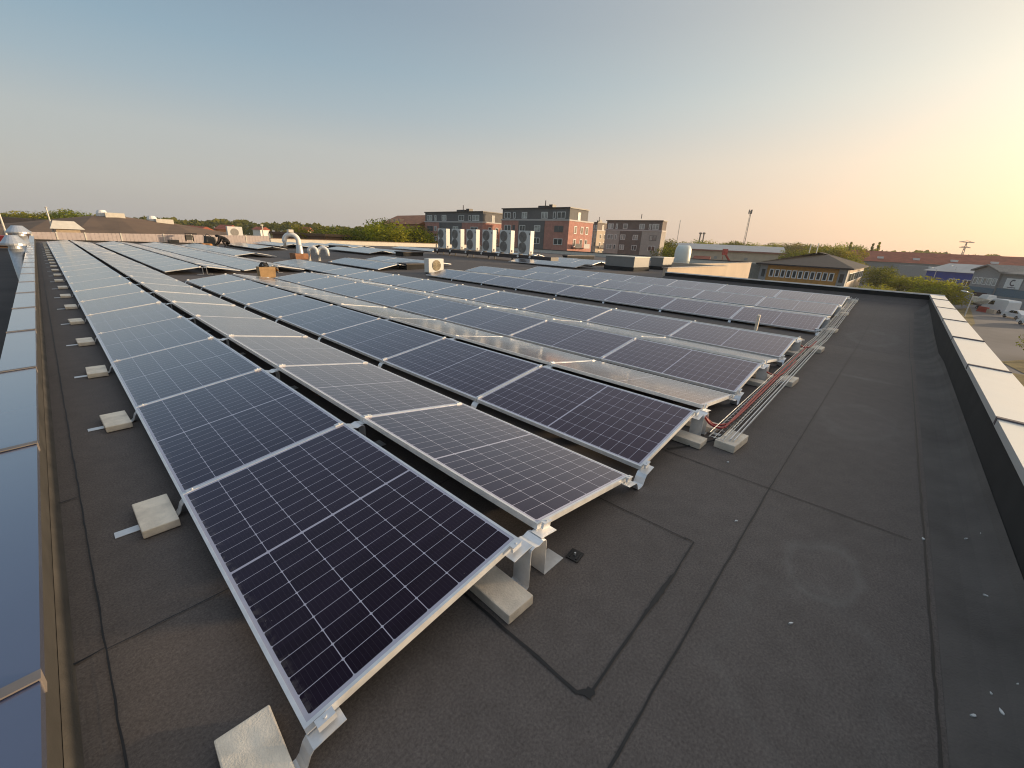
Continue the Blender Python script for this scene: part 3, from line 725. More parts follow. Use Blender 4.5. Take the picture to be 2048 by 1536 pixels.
# ------------------------------------------------------------------ cable tray, rail and conduits
TB = [(3.55, -.25), (6.1, -.24), (8.8, -.22), (11.5, -.16), (14.3, -.11), (17.3, -.08)]
for k, (x, y) in enumerate(TB):
    m = MB(); m.box(-.17, .17, -.085, .085, 0, .07)
    o = link('concrete_block', m.mesh('concrete_block', CONC_G, bevel=.008), loc=(x, y - .055, rz(x) + .001)); o.rotation_euler.z = R(-4 + k % 3)
    tag(o, f'grey concrete block carrying the cable tray, {ORD[k]} from the near end', 'block', 'concrete blocks under the cable tray')
def ty(x): return -.215 + .009 * (x - 3.4)
def tray(x0, x1, label):
    root = tag(empty('cable_tray', (0, 0, 0)), label, 'cable tray', 'wire cable trays along the row ends')
    z0 = lambda x: rz(x) + .075
    m = MB()
    for dy, dz in ((-.06, .045), (-.06, .0), (-.02, .0), (.02, .0), (.06, .0), (.06, .045)):
        n = max(2, int((x1 - x0) / .6)); P = [(x0 + (x1 - x0) * i / n, ty(x0 + (x1 - x0) * i / n) + dy, z0(x0 + (x1 - x0) * i / n) + dz) for i in range(n + 1)]
        m.tube(P, .0034, 6)
    m.build('side_wire', STEEL_W, root)
    m = MB(); x = x0 + .02
    while x < x1:
        y = ty(x); z = z0(x); m.tube([(x, y - .06, z + .045), (x, y - .06, z), (x, y + .06, z), (x, y + .06, z + .045)], .0026, 5); x += .1
    m.build('cross_wire', STEEL_W, root)
    m = MB(); m.box(x0 + .1, x0 + .13, ty(x0) - .1, ty(x0) + .07, z0(x0) - .014, z0(x0) - .005); m.box(x1 - .13, x1 - .1, ty(x1) - .1, ty(x1) + .07, z0(x1) - .014, z0(x1) - .005)
    m.build('cross_bar', GALV, root)
xt = [3.40, 6.0, 8.9, 11.85, 14.9, 17.7]
for k, (a, b) in enumerate(zip(xt, xt[1:])):
    tray(a, b - .04, f'zinc wire cable tray length, {ORD[k]} from the near end of the row ends')
def rail():
    m = MB(); P = [3.45, 6, 8.9, 10, 11.85, 14, 16.3, 17.7]
    for a, b in zip(P, P[1:]):
        ya, yb = ty(a) - .115, ty(b) - .115; za, zb = rz(a) + .07, rz(b) + .07
        for o_ in (-.018, .012):
            m.hexa([(a, ya + o_, za), (b, yb + o_, zb), (b, yb + o_ + .007, zb), (a, ya + o_ + .007, za), (a, ya + o_, za + .022), (b, yb + o_, zb + .022), (b, yb + o_ + .007, zb + .022), (a, ya + o_ + .007, za + .022)])
    return m.build('cable_rail', ALU, bevel=0)
tag(rail(), 'slim pale aluminium rail running beside the cable tray', 'rail')
def conduit(pts, r, label, mat=RED):
    m = MB(); P = [Vector(p) for p in pts]; Q = []; rad = []
    for i in range(len(P) - 1):
        p0, p1, p2, p3 = P[max(i - 1, 0)], P[i], P[i + 1], P[min(i + 2, len(P) - 1)]
        n = max(3, min(160, int((p2 - p1).length / .012)))
        for k in range(n):
            t = k / n
            Q.append(0.5 * ((2 * p1) + (-p0 + p2) * t + (2 * p0 - 5 * p1 + 4 * p2 - p3) * t * t + (-p0 + 3 * p1 - 3 * p2 + p3) * t ** 3)); rad.append(r * (1.0 if len(Q) % 2 else .86))
    m.tube(Q, rad, 8); return tag(m.build('cable_conduit', mat, smooth=True), label, 'conduit', 'red conduits feeding the cable tray' if mat is RED else None)
conduit([(3.50, -.0, .215), (3.53, -.05, .19), (3.56, -.10, .13), (3.60, -.16, .10), (3.66, -.19, .092), (3.8, -.20, .092), (4.8, ty(4.8) + .025, .092), (6.0, ty(6) + .03, .092), (8.6, ty(8.6) + .03, .092)], .0115, 'red corrugated conduit from the second ridge bracket into the tray')
conduit([(3.54, .0, .20), (3.58, -.05, .165), (3.64, -.11, .105), (3.74, -.17, .09), (3.95, -.205, .09), (5, ty(5), .09), (6.1, ty(6.1) + .005, .09)], .0105, 'second red conduit lying beside the first in the near tray')
conduit([(8.2, .0, .20), (8.3, -.06, .15), (8.42, -.12, .10), (8.6, ty(8.6) - .01, .092), (9.4, ty(9.4) - .01, .075)], .0115, 'short red conduit dropping from the fourth ridge into the tray')
conduit([(5.86, .0, .2), (5.9, -.05, .15), (6.0, -.12, .1), (6.2, ty(6.2) - .01, .092), (7.2, ty(7.2) - .015, .092)], .0105, 'short red conduit dropping from the third ridge into the tray')
m = MB(); m.tube([(3.0, .05, .02), (3.2, -.05, .012), (3.35, -.12, .012), (3.42, -.2, .05), (3.5, -.23, .082), (5.5, ty(5.5) - .035, .082)], .006, 6)
tag(m.build('black_cable', BLACK), 'thin black cable running from under the panels into the tray', 'cable')
for k, x in enumerate((10.9, 12.4, 14.2, 16.2)):
    z = rz(x) + .12; m = MB(); m.box(x - .02, x + .02, ty(x) + .07, .05, z - .02, z + .01); m.box(x + .13, x + .17, ty(x) + .07, .05, z - .05, z - .02); m.box(x - .02, x + .17, .03, .05, z - .018, z + .008)
    tag(m.build('link_bar', ALU_B), f'pale bar linking the tray to the far panel rows, {ORD[k]} from the near one', 'bar', 'bars between tray and panel rows')

# ------------------------------------------------------------------ bits on the roof
def pad():
    root = tag(empty('rubber_pad', (1.39, -.11, .005), R(8)), 'small black rubber pad with a bolt, loose on the felt beside the first ridge', 'rubber pad')
    m = MB(); m.box(-.042, .042, -.036, .036, 0, .006)
    m.box(-.03, .03, -.024, -.016, .0065, .010); m.box(-.03, .03, .016, .024, .0065, .010); m.build('mat', BLACK, root)
    m = MB(); m.tube([(0, 0, .0065), (0, 0, .022)], .006, 6); m.build('bolt', GALV, root)
pad()
SCR = [(1995,1112),(2012,1118),(2030,1120),(2036,1128),(2020,1151),(1998,1157),(1966,1200),(2013,1214),(2014,1224),(1976,1391),(1996,1430),(1949,1436),(1958,1080),(1931,1084),(1981,1085),(1456,925),(1473,1043),(1845,1078),(1952,1008),(1931,975),(1583,1249),(2030,1385)]
for i, (u, v) in enumerate(SCR):
    p = on_z(u, v, .004); s = random.uniform(.006, .014) * (2.6 if i < 6 or i == 8 else 1.15)
    m = MB(); k = 6; m.prism([(math.cos(t) * s * random.uniform(.5, 1.2), math.sin(t) * s * .38 * random.uniform(.6, 1.2) + .006) for t in [2 * math.pi * j / k for j in range(k)]], -.006, .006)
    o = m.build('litter_scrap', WHITE, loc=(p.x, p.y, .003 + max(0.0, (-1.62 - p.y)) ** 2 * 1.1)); o.rotation_euler = (R(80), 0, random.uniform(0, 3))
    tag(o, 'tiny pale scrap of litter lying on the dark felt near the right parapet' if u > 1700 else 'tiny pale scrap of litter lying on the open felt beside the row ends', 'litter', 'pale scraps near the right parapet' if u > 1700 else 'pale scraps beside the row ends')

# ------------------------------------------------------------------ roof plant
def ac_two_fan(k, y0, y1):
    root = tag(empty('heat_pump', (22.3, y0, .72)), f'tall cream two-fan heat pump on the dark platform, {ORD[k]} from the left', 'heat pump', 'two-fan heat pumps on the platform')
    w = y1 - y0
    m = MB(); m.box(0, .40, 0, w, .06, 1.58); m.build('casing', ACW, root, bevel=.02)
    for zc in (1.18, .48):
        m = MB()
        for rr in (.34, .27, .20, .13, .06):
            P = [(-.022, .62 * w + rr * math.cos(t), zc + rr * math.sin(t)) for t in [2 * math.pi * j / 24 for j in range(25)]]; m.tube(P, .012, 5)
        m.prism([(.62 * w + .35 * math.cos(2 * math.pi * j / 24), zc + .35 * math.sin(2 * math.pi * j / 24)) for j in range(24)], -.012, .01, axis='x')
        m.build('fan_grille', GRILLE, root)
    m = MB(); m.box(-.008, .0, .06, .13, 1.32, 1.42); m.build('badge', DARKST, root)
    [MB().box(.03, .37, a_, a_ + .08, 0, .06).build('foot', DARKST, root) for a_ in (.08, w - .16)]
    m = MB(); m.box(.12, .22, -.03, 0, .12, .26); m.build('valve_cover', GRILLE, root)
for k in range(6):
    yl = [28.2, 26.4, 24.6, 22.8, 20.98, 19.17][k]
    ac_two_fan(k, yl - 1.10, yl)
def platform():
    root = tag(empty('steel_platform', (22.3, 17, .24)), 'long dark steel platform on legs under the six heat pumps', 'platform')
    m = MB(); m.box(-.12, .72, -.9, 11.6, .22, .46); m.build('beam', DARKST, root)
    for y in (.2, 2.6, 5, 7.4, 9.6, 11.2):
        m = MB(); m.box(-.06, .02, y, y + .08, 0, .22); m.box(.58, .66, y, y + .08, 0, .22); m.build('leg', DARKST, root)
    for y in (.9, 2.0, 3.9, 5.7, 7.5, 9.4, 11.1):
        m = MB(); m.lathe([(.0, 0), (.07, 0), (.08, .03), (.07, .06), (0, .07)], seg=10); o = m.build('pipe_clamp', WHITE, root); o.location = (-.13, y, .36); o.rotation_euler = (0, R(-90), 0)
    m = MB(); m.box(.0, .6, -.7, -.45, -.12, .21); m.tube([(.2, -.4, -.2), (.2, -.2, .1), (.3, .4, .16)], .05, 8); m.tube([(.4, -.4, -.2), (.4, -.1, .12), (.5, .6, .16)], .05, 8); m.build('pipe_bundle', DARKST, root)
platform()
def ac_single():
    root = tag(empty('heat_pump', (11.55, 14.95, 0)), 'small square single-fan heat pump standing alone on the dark roof', 'heat pump')
    m = MB(); m.box(0, .86, 0, .34, .06, .68); m.build('casing', ACW, root, bevel=.015)
    m = MB(); m.prism([(.44 + .24 * math.cos(2*math.pi*j/24), .38 + .24 * math.sin(2*math.pi*j/24)) for j in range(24)], -.012, .005)
    for rr in (.23, .17, .11, .05):
        m.tube([(.44 + rr * math.cos(t), -.016, .38 + rr * math.sin(t)) for t in [2 * math.pi * j / 24 for j in range(25)]], .008, 5)
    m.build('fan_grille', simple('tan_fan_grille', (.30, .24, .14), .6, var=.2, scale=20), root)
    [MB().box(a_, a_ + .08, -.02, .36, -.04, .06).build('foot', DARKST, root) for a_ in (.08, .70)]
ac_single()
p = on_y(480, 466, 47.2)
def ac_wall():
    root = tag(empty('heat_pump', (p.x - .75, YFAR + .1, .55)), 'cream single-fan heat pump standing up behind the pink sheet wall', 'heat pump')
    m = MB(); m.box(0, 1.3, 0, .4, 0, 1.15); m.build('casing', ACW, root, bevel=.02)
    m = MB(); m.prism([(.6 + .36 * math.cos(2*math.pi*j/20), .62 + .36 * math.sin(2*math.pi*j/20)) for j in range(20)], -.012, .005); m.build('fan_grille', GRILLE, root)
ac_wall()
def hbox(c, lx, ly, h, label):
    root = tag(empty('ventilation_box', c), label, 'ventilation box', 'metal ventilation boxes by the far parapet')
    m = MB(); m.box(-.04, lx + .04, -.04, ly + .04, -.05, .22); m.build('kerb', FELT_B, root)
    m = MB(); m.box(0, lx, 0, ly, .225, h - .05); m.build('casing', simple('grey_beige_sheet', (.21, .20, .185), .5, var=.05), root)
    m = MB(); m.box(-.03, lx + .03, -.03, ly + .03, h - .048, h); m.build('lid', CREAM, root)
hbox((22.8, 10.5, .24), 1.95, 1.9, .82, 'large grey metal ventilation box with cream lid on the roof edge')
hbox((26.8, 10.5, .24), 1.64, .85, .80, 'smaller grey ventilation box right of the large one')
def cyl():
    root = tag(empty('roof_fan', (33.4, 11.85, .3)), 'white cylindrical roof fan with domed top beside the ventilation boxes', 'roof fan')
    m = MB(); m.lathe([(.44, .18), (.56, .20), (.60, .5), (.60, 1.05), (.57, 1.30), (.50, 1.48), (.40, 1.58)], seg=28); m.build('shell', simple('pale_green_white_metal', (.68, .71, .66), .4, metal=.1, var=.04), root, smooth=True)
    m = MB(); m.box(-.75, .75, -.75, .75, -.06, .08); m.lathe([(.42, .08), (.42, .18)], seg=16); m.build('base', WHITE, root)
cyl()
def goose(loc, h, r, span, dirv, label, kerb=True):
    root = tag(empty('gooseneck_vent', loc), label, 'vent pipe', 'white gooseneck vent pipes')
    d = Vector(dirv).normalized(); P = [Vector((0, 0, .0)), Vector((0, 0, h - span / 2))]
    for i in range(1, 11):
        t = math.pi * i / 10; P.append(Vector((0, 0, h - span / 2)) + d * (span / 2 * (1 - math.cos(t))) + Vector((0, 0, span / 2 * math.sin(t))))
    P.append(P[-1] - Vector((0, 0, span * .45)))
    m = MB(); m.tube(P, r, 14); m.build('pipe', WHITE, root, smooth=True)
    if kerb:
        m = MB(); m.box(-.45, .45, -.45, .45, -.05, .30); m.build('kerb', simple('rusty_brown_kerb', (.30, .14, .07), .8, var=.3), root)
        m = MB(); m.box(-.14, .14, -.14, .14, h + r * .85, h + r * .85 + .16); o = m.build('cap', CREAM, root); o.location = d * span / 2
        m = MB(); m.lathe([(r * 1.5, .3), (r * 1.25, .75), (r * 1.02, .8)], seg=16); m.build('collar', GALV, root, smooth=True)
goose((10.45, 26.6, 0), 1.38, .14, .80, (-.75, .55, 0), 'large white gooseneck vent on a rusty kerb between the panel blocks')
goose((10.15, 24.5, 0), .74, .10, .42, (.75, -.5, 0), 'small white hooked vent left of its twin, by the large gooseneck', False)
goose((10.62, 24.3, 0), .74, .10, .48, (.75, -.5, 0), 'small white hooked vent right of its twin, by the large gooseneck', False)
def hatch(loc, lx, ly, label, h=.26):
    root = tag(empty('roof_hatch', loc), label, 'roof hatch', 'low dark roof hatches among the panels')
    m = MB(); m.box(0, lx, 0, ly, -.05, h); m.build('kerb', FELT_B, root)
    m = MB(); m.box(-.06, lx + .06, -.06, ly + .06, h + .003, h + .05); m.build('lid', DARKST, root)
hatch((11.9, 17.25, 0), 1.1, .7, 'low dark roof hatch beside the single square heat pump')
hatch((17.0, 25.3, .22), 1.7, 1.0, 'wide dark roof hatch in front of the panels left of the heat pumps')
hatch((31.5, 21.4, .24), 4.5, .5, 'long dark roof kerb right of the heat pump platform', .3)
hatch((17.0, 35.4, .22), 1.0, 1.6, 'dark roof hatch between the large gooseneck and the cream parapet')
def carton():
    root = tag(empty('cardboard_box', (4.72, 15.45, 0), R(-3)), 'open brown cardboard box standing in the gap between panel blocks', 'box')
    w, l, h = .48, .36, .36; m = MB()
    m.hexa([(-.0, 0, 0), (w, 0, 0), (w, l, 0), (0, l, 0), (-.02, -.02, h), (w + .02, -.02, h), (w + .02, l + .02, h), (-.02, l + .02, h)]); m.build('carton', CARD, root)
    m = MB(); m.hexa([(w + .02, -.02, h), (w + .12, -.05, h - .14), (w + .12, l + .05, h - .14), (w + .02, l + .02, h), (w + .025, -.02, h + .01), (w + .125, -.05, h - .13), (w + .125, l + .05, h - .13), (w + .025, l + .02, h + .01)]); m.build('flap', CARD, root)
    coil = MB(); 
    for j in range(4):
        rr = .15 - .02 * j; coil.tube([(rr * math.cos(t), rr * math.sin(t), .02 + .035 * j + .015 * math.sin(3 * t + j)) for t in [2 * math.pi * i / 18 for i in range(19)]], .017, 6)
    o = coil.build('cable_coil', BLACK, loc=(4.92, 15.6, .37)); tag(o, 'black cable coil heaped on the open cardboard box', 'cable')
carton()
# crouching worker and kit by the far wall
def person(loc, rz_, s=1.0):
    J = {'pel': (0, 0, .34), 'sp': (.16, 0, .50), 'ch': (.38, 0, .62), 'nk': (.50, 0, .66), 'hd': (.58, 0, .66), 'ht': (.66, 0, .60),
         'hl': (.0, .10, .33), 'kl': (.30, .17, .36), 'al': (.08, .14, .07), 'fl': (.24, .15, .04), 'hr': (.0, -.10, .33), 'kr': (.20, -.18, .10), 'ar': (-.16, -.15, .08), 'fr': (-.25, -.15, .04),
         'sl': (.40, .19, .58), 'el': (.46, .24, .34), 'wl': (.60, .18, .16), 'dl': (.68, .16, .10), 'sr': (.40, -.19, .58), 'er': (.48, -.24, .34), 'wr': (.62, -.17, .16), 'dr': (.70, -.15, .10)}
    Rd = {'pel': .15, 'sp': .14, 'ch': .16, 'nk': .065, 'hd': .095, 'ht': .085, 'hl': .10, 'kl': .075, 'al': .05, 'fl': .04, 'hr': .10, 'kr': .075, 'ar': .05, 'fr': .04,
          'sl': .075, 'el': .055, 'wl': .04, 'dl': .035, 'sr': .075, 'er': .055, 'wr': .04, 'dr': .035}
    E_ = [('pel','sp'),('sp','ch'),('ch','nk'),('nk','hd'),('hd','ht'),('pel','hl'),('hl','kl'),('kl','al'),('al','fl'),('pel','hr'),('hr','kr'),('kr','ar'),('ar','fr'),('ch','sl'),('sl','el'),('el','wl'),('wl','dl'),('ch','sr'),('sr','er'),('er','wr'),('wr','dr')]
    K = list(J); me = D.meshes.new('person'); me.from_pydata([J[k] for k in K], [(K.index(a), K.index(b)) for a, b in E_], []); me.materials.append(CLOTH_D)
    o = link('person', me, loc=loc); o.rotation_euler.z = rz_
    sk = o.modifiers.new('skin', 'SKIN')
    for i, k in enumerate(K): me.skin_vertices[0].data[i].radius = (Rd[k], Rd[k]); me.skin_vertices[0].data[i].use_root = (k == 'pel')
    ss = o.modifiers.new('sub', 'SUBSURF'); ss.levels = ss.render_levels = 1
    o.scale = (s, s, s); return o
tag(person((10.75, 42.6, .0), R(150), 1.35), 'person in dark clothes crouching at the far panel rows', 'person')
def bag():
    root = tag(empty('tool_bag', (9.7, 43.6, 0), R(20)), 'grey canvas tool bag left of the crouching person', 'bag')
    m = MB(); m.hexa([(-.5, -.25, 0), (.5, -.25, 0), (.5, .25, 0), (-.5, .25, 0), (-.42, -.15, .85), (.35, -.15, .75), (.35, .15, .75), (-.42, .15, .85)]); m.build('sack', CLOTH_G, root, bevel=.05)
    m = MB(); m.tube([(-.55, 0, .9), (-.42, 0, .8), (-.2, 0, 1.0), (.1, 0, .8)], .03, 6); m.build('handle', BLACK, root)
bag()
def crate(loc, s, mat, label, name='tool_case'):
    root = tag(empty(name, loc), label, 'case')
    m = MB(); m.box(-s, s, -.3, .3, 0, s * .7); m.build('shell', mat, root, bevel=.03)
    m = MB(); m.tube([(-s * .4, -.32, s * .4), (-s * .4, -.38, s * .5), (s * .4, -.38, s * .5), (s * .4, -.32, s * .4)], .02, 6); m.build('handle', BLACK, root)
crate((9.1, 42.4, .0), .35, ORANGEP, 'small orange tool case left of the grey canvas bag')
crate((7.6, 46.4, .12), .36, BLACK, 'black tool case on the roof before the pink sheet wall')
def trolley():
    root = tag(empty('tool_trolley', (8.9, 46.9, .25)), 'dark tool trolley standing against the pink sheet wall', 'trolley')
    m = MB()
    for x in (-.45, .45):
        m.tube([(x, 0, 0), (x, 0, 1.15)], .04, 6); m.tube([(x, .4, 0), (x, .4, .8)], .04, 6)
    m.tube([(-.45, 0, .75), (.45, 0, .75)], .04, 6); m.tube([(-.45, 0, 1.1), (.45, 0, 1.1)], .05, 6); m.build('frame', CLOTH_D, root)
    m = MB(); m.box(-.4, .3, .0, .4, .2, .9); m.build('load', CLOTH_G, root); m = MB(); m.box(.48, .95, .0, .3, .95, 1.15); m.build('toolbox', BLACK, root); root.scale = (.62, .62, .62)
trolley()

# ------------------------------------------------------------------ ground
GZ = -7.0
m = MB(); m.face([(-300, -300, GZ), (790, -300, GZ), (790, 790, GZ), (-300, 790, GZ)]); tag(m.build('ground', GRASS), kind='structure')
m = MB(); m.face([(30, -60, GZ + .02), (190, -60, GZ + .02), (190, 40, GZ + .02), (60, 40, GZ + .02), (19.5, 5, GZ + .02)]); tag(m.build('yard', ASPH), kind='structure')
def patch(name, pts, mat, z): m = MB(); m.face([(a.x, a.y, z) for a in pts]); return tag(m.build(name, mat), kind='structure')
patch('verge', [on_z(u, v, GZ) for u, v in ((2000, 724), (2300, 700), (2300, 760), (2048, 748))], LOTG, GZ + .05)
patch('verge', [on_z(u, v, GZ) for u, v in ((2010, 745), (2300, 790), (2300, 1100), (2035, 900))], LOTG, GZ + .06)
patch('lawn', [on_z(u, v, GZ) for u, v in ((1440, 550), (1520, 551), (1520, 541), (1440, 540))], simple('bright_lawn', (.09, .12, .025), .95, var=.2, scale=.2), GZ + .05)
patch('verge', [on_z(u, v, GZ) for u, v in ((1910, 620), (1930, 662), (1950, 648), (1940, 615))], LOTG, GZ + .05)

# ------------------------------------------------------------------ houses and blocks beyond
def wbox(root, name, mat, face, o, a0, a1, z0, z1, depth=.12, proud=.03):
    """a panel or window on a wall: face 'x' = wall at x=o facing -x (a along y); 'y' = wall at y=o facing -y (a along x)"""
    m = MB()
    if face == 'x': m.box(o - proud, o + depth, a0, a1, z0, z1)
    else: m.box(a0, a1, o - proud, o + depth, z0, z1)
    return m.build(name, mat, root)
def window(root, face, o, a0, a1, z0, z1, frame=WHITE, glass=GLASSW, fw=.12, name='window'):
    m = MB(); e = [(a0, a0 + fw, z0, z1), (a1 - fw, a1, z0, z1), (a0 + fw, a1 - fw, z0, z0 + fw), (a0 + fw, a1 - fw, z1 - fw, z1)]
    if a1 - a0 > 1.5: e.append(((a0 + a1) / 2 - fw / 2, (a0 + a1) / 2 + fw / 2, z0 + fw, z1 - fw))
    for p0, p1, q0, q1 in e:
        if face == 'x': m.box(o - .07, o + .02, p0, p1, q0, q1)
        else: m.box(p0, p1, o - .07, o + .02, q0, q1)
    w = m.build(name, frame, root)
    m = MB()
    if face == 'x': m.face([(o - .035, a0 + fw, z0 + fw), (o - .035, a1 - fw, z0 + fw), (o - .035, a1 - fw, z1 - fw), (o - .035, a0 + fw, z1 - fw)])
    else: m.face([(a0 + fw, o - .035, z0 + fw), (a1 - fw, o - .035, z0 + fw), (a1 - fw, o - .035, z1 - fw), (a0 + fw, o - .035, z1 - fw)])
    m.build('pane', glass, w); return w

def apartment(uc, Z, ul, ur, vtop, label, brick, dark, top, seed, right_ext=0.0, balc=True, minw=8.0):
    rnd = random.Random(seed)
    c = at(uc, vtop, Z); X0, Y0, ZT = c.x, c.y, c.z
    Y1 = on_x(ul, vtop + 3, X0).y; X1 = on_y(ur, vtop + 5, Y0).x
    L = Y1 - Y0; Wd = max(minw, X1 - X0)
    root = tag(empty('apartment_block', (0, 0, 0)), label, 'apartment block', 'apartment blocks behind the roof')
    zb = ZT - 3.0
    m = MB(); m.box(X0, X0 + Wd + right_ext, Y0, Y1, GZ, zb); m.build('brick_wall', brick, root)
    m = MB(); m.box(X0 + .15, X0 + Wd, Y0 + .15, Y1 - .15, zb + .32, ZT - .25); m.build('top_storey', top, root)
    m = MB(); m.box(X0 - .1, X0 + Wd + .1, Y0 - .1, Y1 + .1, ZT - .245, ZT); m.build('roof', DARKST, root)
    m = MB(); m.box(X0 - .12, X0 + Wd + right_ext + .12, Y0 - .12, Y1 + .12, zb + .003, zb + .317); m.build('cornice', BAND, root)
    m = MB(); m.box(X0 + 3, X0 + 6, Y0 + L * .42, Y0 + L * .55, ZT + .003, ZT + .7); m.box(X0 + 3.5, X0 + 5, Y0 + L * .36, Y0 + L * .41, ZT + .003, ZT + 1.0); m.build('roof_housing', DARKST, root) if minw > 3 else None
    m = MB(); m.tube([(X0 + 4, Y0 + L * .48, ZT + .7), (X0 + 4, Y0 + L * .48, ZT + 2.0)], .12, 6); m.build('chimney', DARKST, root)
    # the dark middle bay
    m = MB(); m.box(X0 - .10, X0 + .1, Y0 + L * .33, Y0 + L * .72, GZ, zb); m.build('dark_bay', dark, root)
    # top storey windows
    for a, w in ((.06, .11), (.19, .035), (.30, .09), (.60, .08), (.78, .035), (.86, .10)):
        window(root, 'x', X0 + .15, Y0 + L * a, Y0 + L * (a + w), zb + .5, zb + 2.0, WHITE, GLASSL if rnd.random() < .7 else GLASSW)
    z = zb - 2.55
    while z > GZ + 1.5:
        for a, w in ((.07, .12), (.385, .09), (.61, .09), (.775, .04), (.84, .11)):
            o = X0 - .10 if .33 < a < .72 else X0
            gl = GLASSL if rnd.random() < .5 else GLASSW
            window(root, 'x', o, Y0 + L * a, Y0 + L * (a + w), z, z + 1.45, rnd.choice([WHITE, RENDER_D, WHITE]), gl)
        for a in (2.2, 5.0, 7.2):
            if a < Wd + right_ext - 1.2: window(root, 'y', Y0, X0 + a, X0 + a + 1.1, z - .2, z + 1.5, WHITE, GLASSW)
        if balc and z < zb - 3:
            for a, bm in ((1.6, RENDER_D), (5.2, BAND)):
                m = MB(); m.box(X0 + a, X0 + a + 2.6, Y0 - 1.3, Y0, z - .55, z - .4); m.box(X0 + a, X0 + a + 2.6, Y0 - 1.3, Y0 - 1.22, z - .4, z + .5); m.build('balcony', bm, root)
        z -= 2.9
    if minw > 3: window(root, 'y', Y0 + .15, X0 + 3.6, X0 + 4.7, zb + .35, zb + 2.1, WHITE, GLASSL)
    return X0, Y0, X1, Y1, ZT
apartment(966, 112, 849, 990, 422, 'left red-brick apartment block with dark top storey, behind the heat pumps', BRICKR, RENDER_D, RENDER_D, 1, 3.0)
apartment(1141, 95, 1004, 1173, 413.8, 'tallest red-brick apartment block with dark bay and balconies, in the middle', BRICKR, RENDER_D, RENDER_D, 2, 2.5)
apartment(1327, 116, 1213, 1335, 440.6, 'grey-brown apartment block right of the brick ones, with pale side bays', RENDER_L, RENDER_B, RENDER_B, 3, 0, False, 2.0)
apartment(1196, 150, 1176, 1216, 444, 'pale narrow apartment block half hidden behind the grey-brown one', BEIGE, GREYW, RENDER_B, 4, 0, True)

def hip(m, x0, x1, y0, y1, ze, zr, over=.6, ins=None):
    x0 -= over; x1 += over; y0 -= over; y1 += over; w, l = x1 - x0, y1 - y0; h = min(w, l) / 2 if ins is None else ins
    if l >= w: A, B = (x0 + w/2, y0 + h, zr), (x0 + w/2, y1 - h, zr); F = [[(x0,y0,ze),(x1,y0,ze),A],[(x1,y1,ze),(x0,y1,ze),B],[(x0,y1,ze),(x0,y0,ze),A,B],[(x1,y0,ze),(x1,y1,ze),B,A]]
    else: A, B = (x0 + h, y0 + l/2, zr), (x1 - h, y0 + l/2, zr); F = [[(x0,y1,ze),(x0,y0,ze),A],[(x1,y0,ze),(x1,y1,ze),B],[(x0,y0,ze),(x1,y0,ze),B,A],[(x1,y1,ze),(x0,y1,ze),A,B]]
    for f in F: m.face(f)
    m.face([(x0, y0, ze - .01), (x0, y1, ze - .01), (x1, y1, ze - .01), (x1, y0, ze - .01)])
    m.box(x0, x1, y0, y0 + .05, ze - .25, ze - .012); m.box(x0, x0 + .05, y0 + .05, y1, ze - .25, ze - .012); m.box(x1 - .05, x1, y0 + .05, y1, ze - .25, ze - .012)
    return m
def ochre():
    c = at(1697, 536.5, 74); X0, Y0, ZE = c.x, c.y, c.z; Y1 = on_x(1524, 527, X0).y; X1 = on_y(1727, 536.5, Y0).x
    root = tag(empty('office_building', (0, 0, 0)), 'ochre office building with dark hipped roof and a row of white windows', 'building')
    m = MB(); m.box(X0, X1, Y0, Y1, GZ, ZE - .02); m.build('wall', OCHRE, root)
    L = Y1 - Y0
    m = MB(); m.box(X0 - .1, X0 + 3, Y0 - .1, Y0 + L * .085, GZ, ZE - .03); m.box(X0 - .1, X0 + 3, Y1 - L * .085, Y1 + .1, GZ, ZE - .03); m.build('corner_bay', GREYW, root)
    m = MB(); m.box(X0 + 3.1, X1 + .05, Y0 - .12, Y0 + .1, GZ, ZE - .04); m.build('end_wall', BEIGE, root)
    apex = at(1625.5, 503.5, 84).z
    m = hip(MB(), X0, X1, Y0, Y1, ZE, apex, .9, (X1 - X0) * .62); m.build('roof', ROOF_D, root)
    for k in range(11):
        a = Y0 + L * (.125 + .07 * k); window(root, 'x', X0, a, a + L * .056, ZE - 2.5, ZE - 1.0, WHITE, GLASSW, .15)
    for a in (Y0 + L * .012, Y1 - L * .075): window(root, 'x', X0 - .1, a, a + L * .06, ZE - 2.7, ZE - 1.0, GREYW, GLASSW, .1); window(root, 'x', X0 - .1, a, a + L * .06, ZE - 3.7, ZE - 3.0, GREYW, GLASSW, .1)
    for k in range(3):
        a = X0 + 3.4 + k * (X1 - X0 - 3.6) / 3; window(root, 'y', Y0 - .12, a, a + (X1 - X0 - 3.6) / 3 - .3, ZE - 2.7, ZE - 1.0, WHITE, GLASSW, .12)
    m = MB(); m.box(X0 + .5, X0 + 9, Y1 + .15, Y1 + L * .25, GZ, ZE - .2); m.build('annex', simple('grey_green_cladding', (.20, .195, .165), .7), root)
    m = MB(); m.tube([(X0 + 5, Y0 + L * .52, apex - .3), (X0 + 5, Y0 + L * .52, apex + 1.4)], .08, 6); m.tube([(X0 + 5.5, Y0 + L * .44, apex - .3), (X0 + 5.5, Y0 + L * .44, apex + 1.6)], .08, 6); m.build('antenna', GALV, root)
ochre()
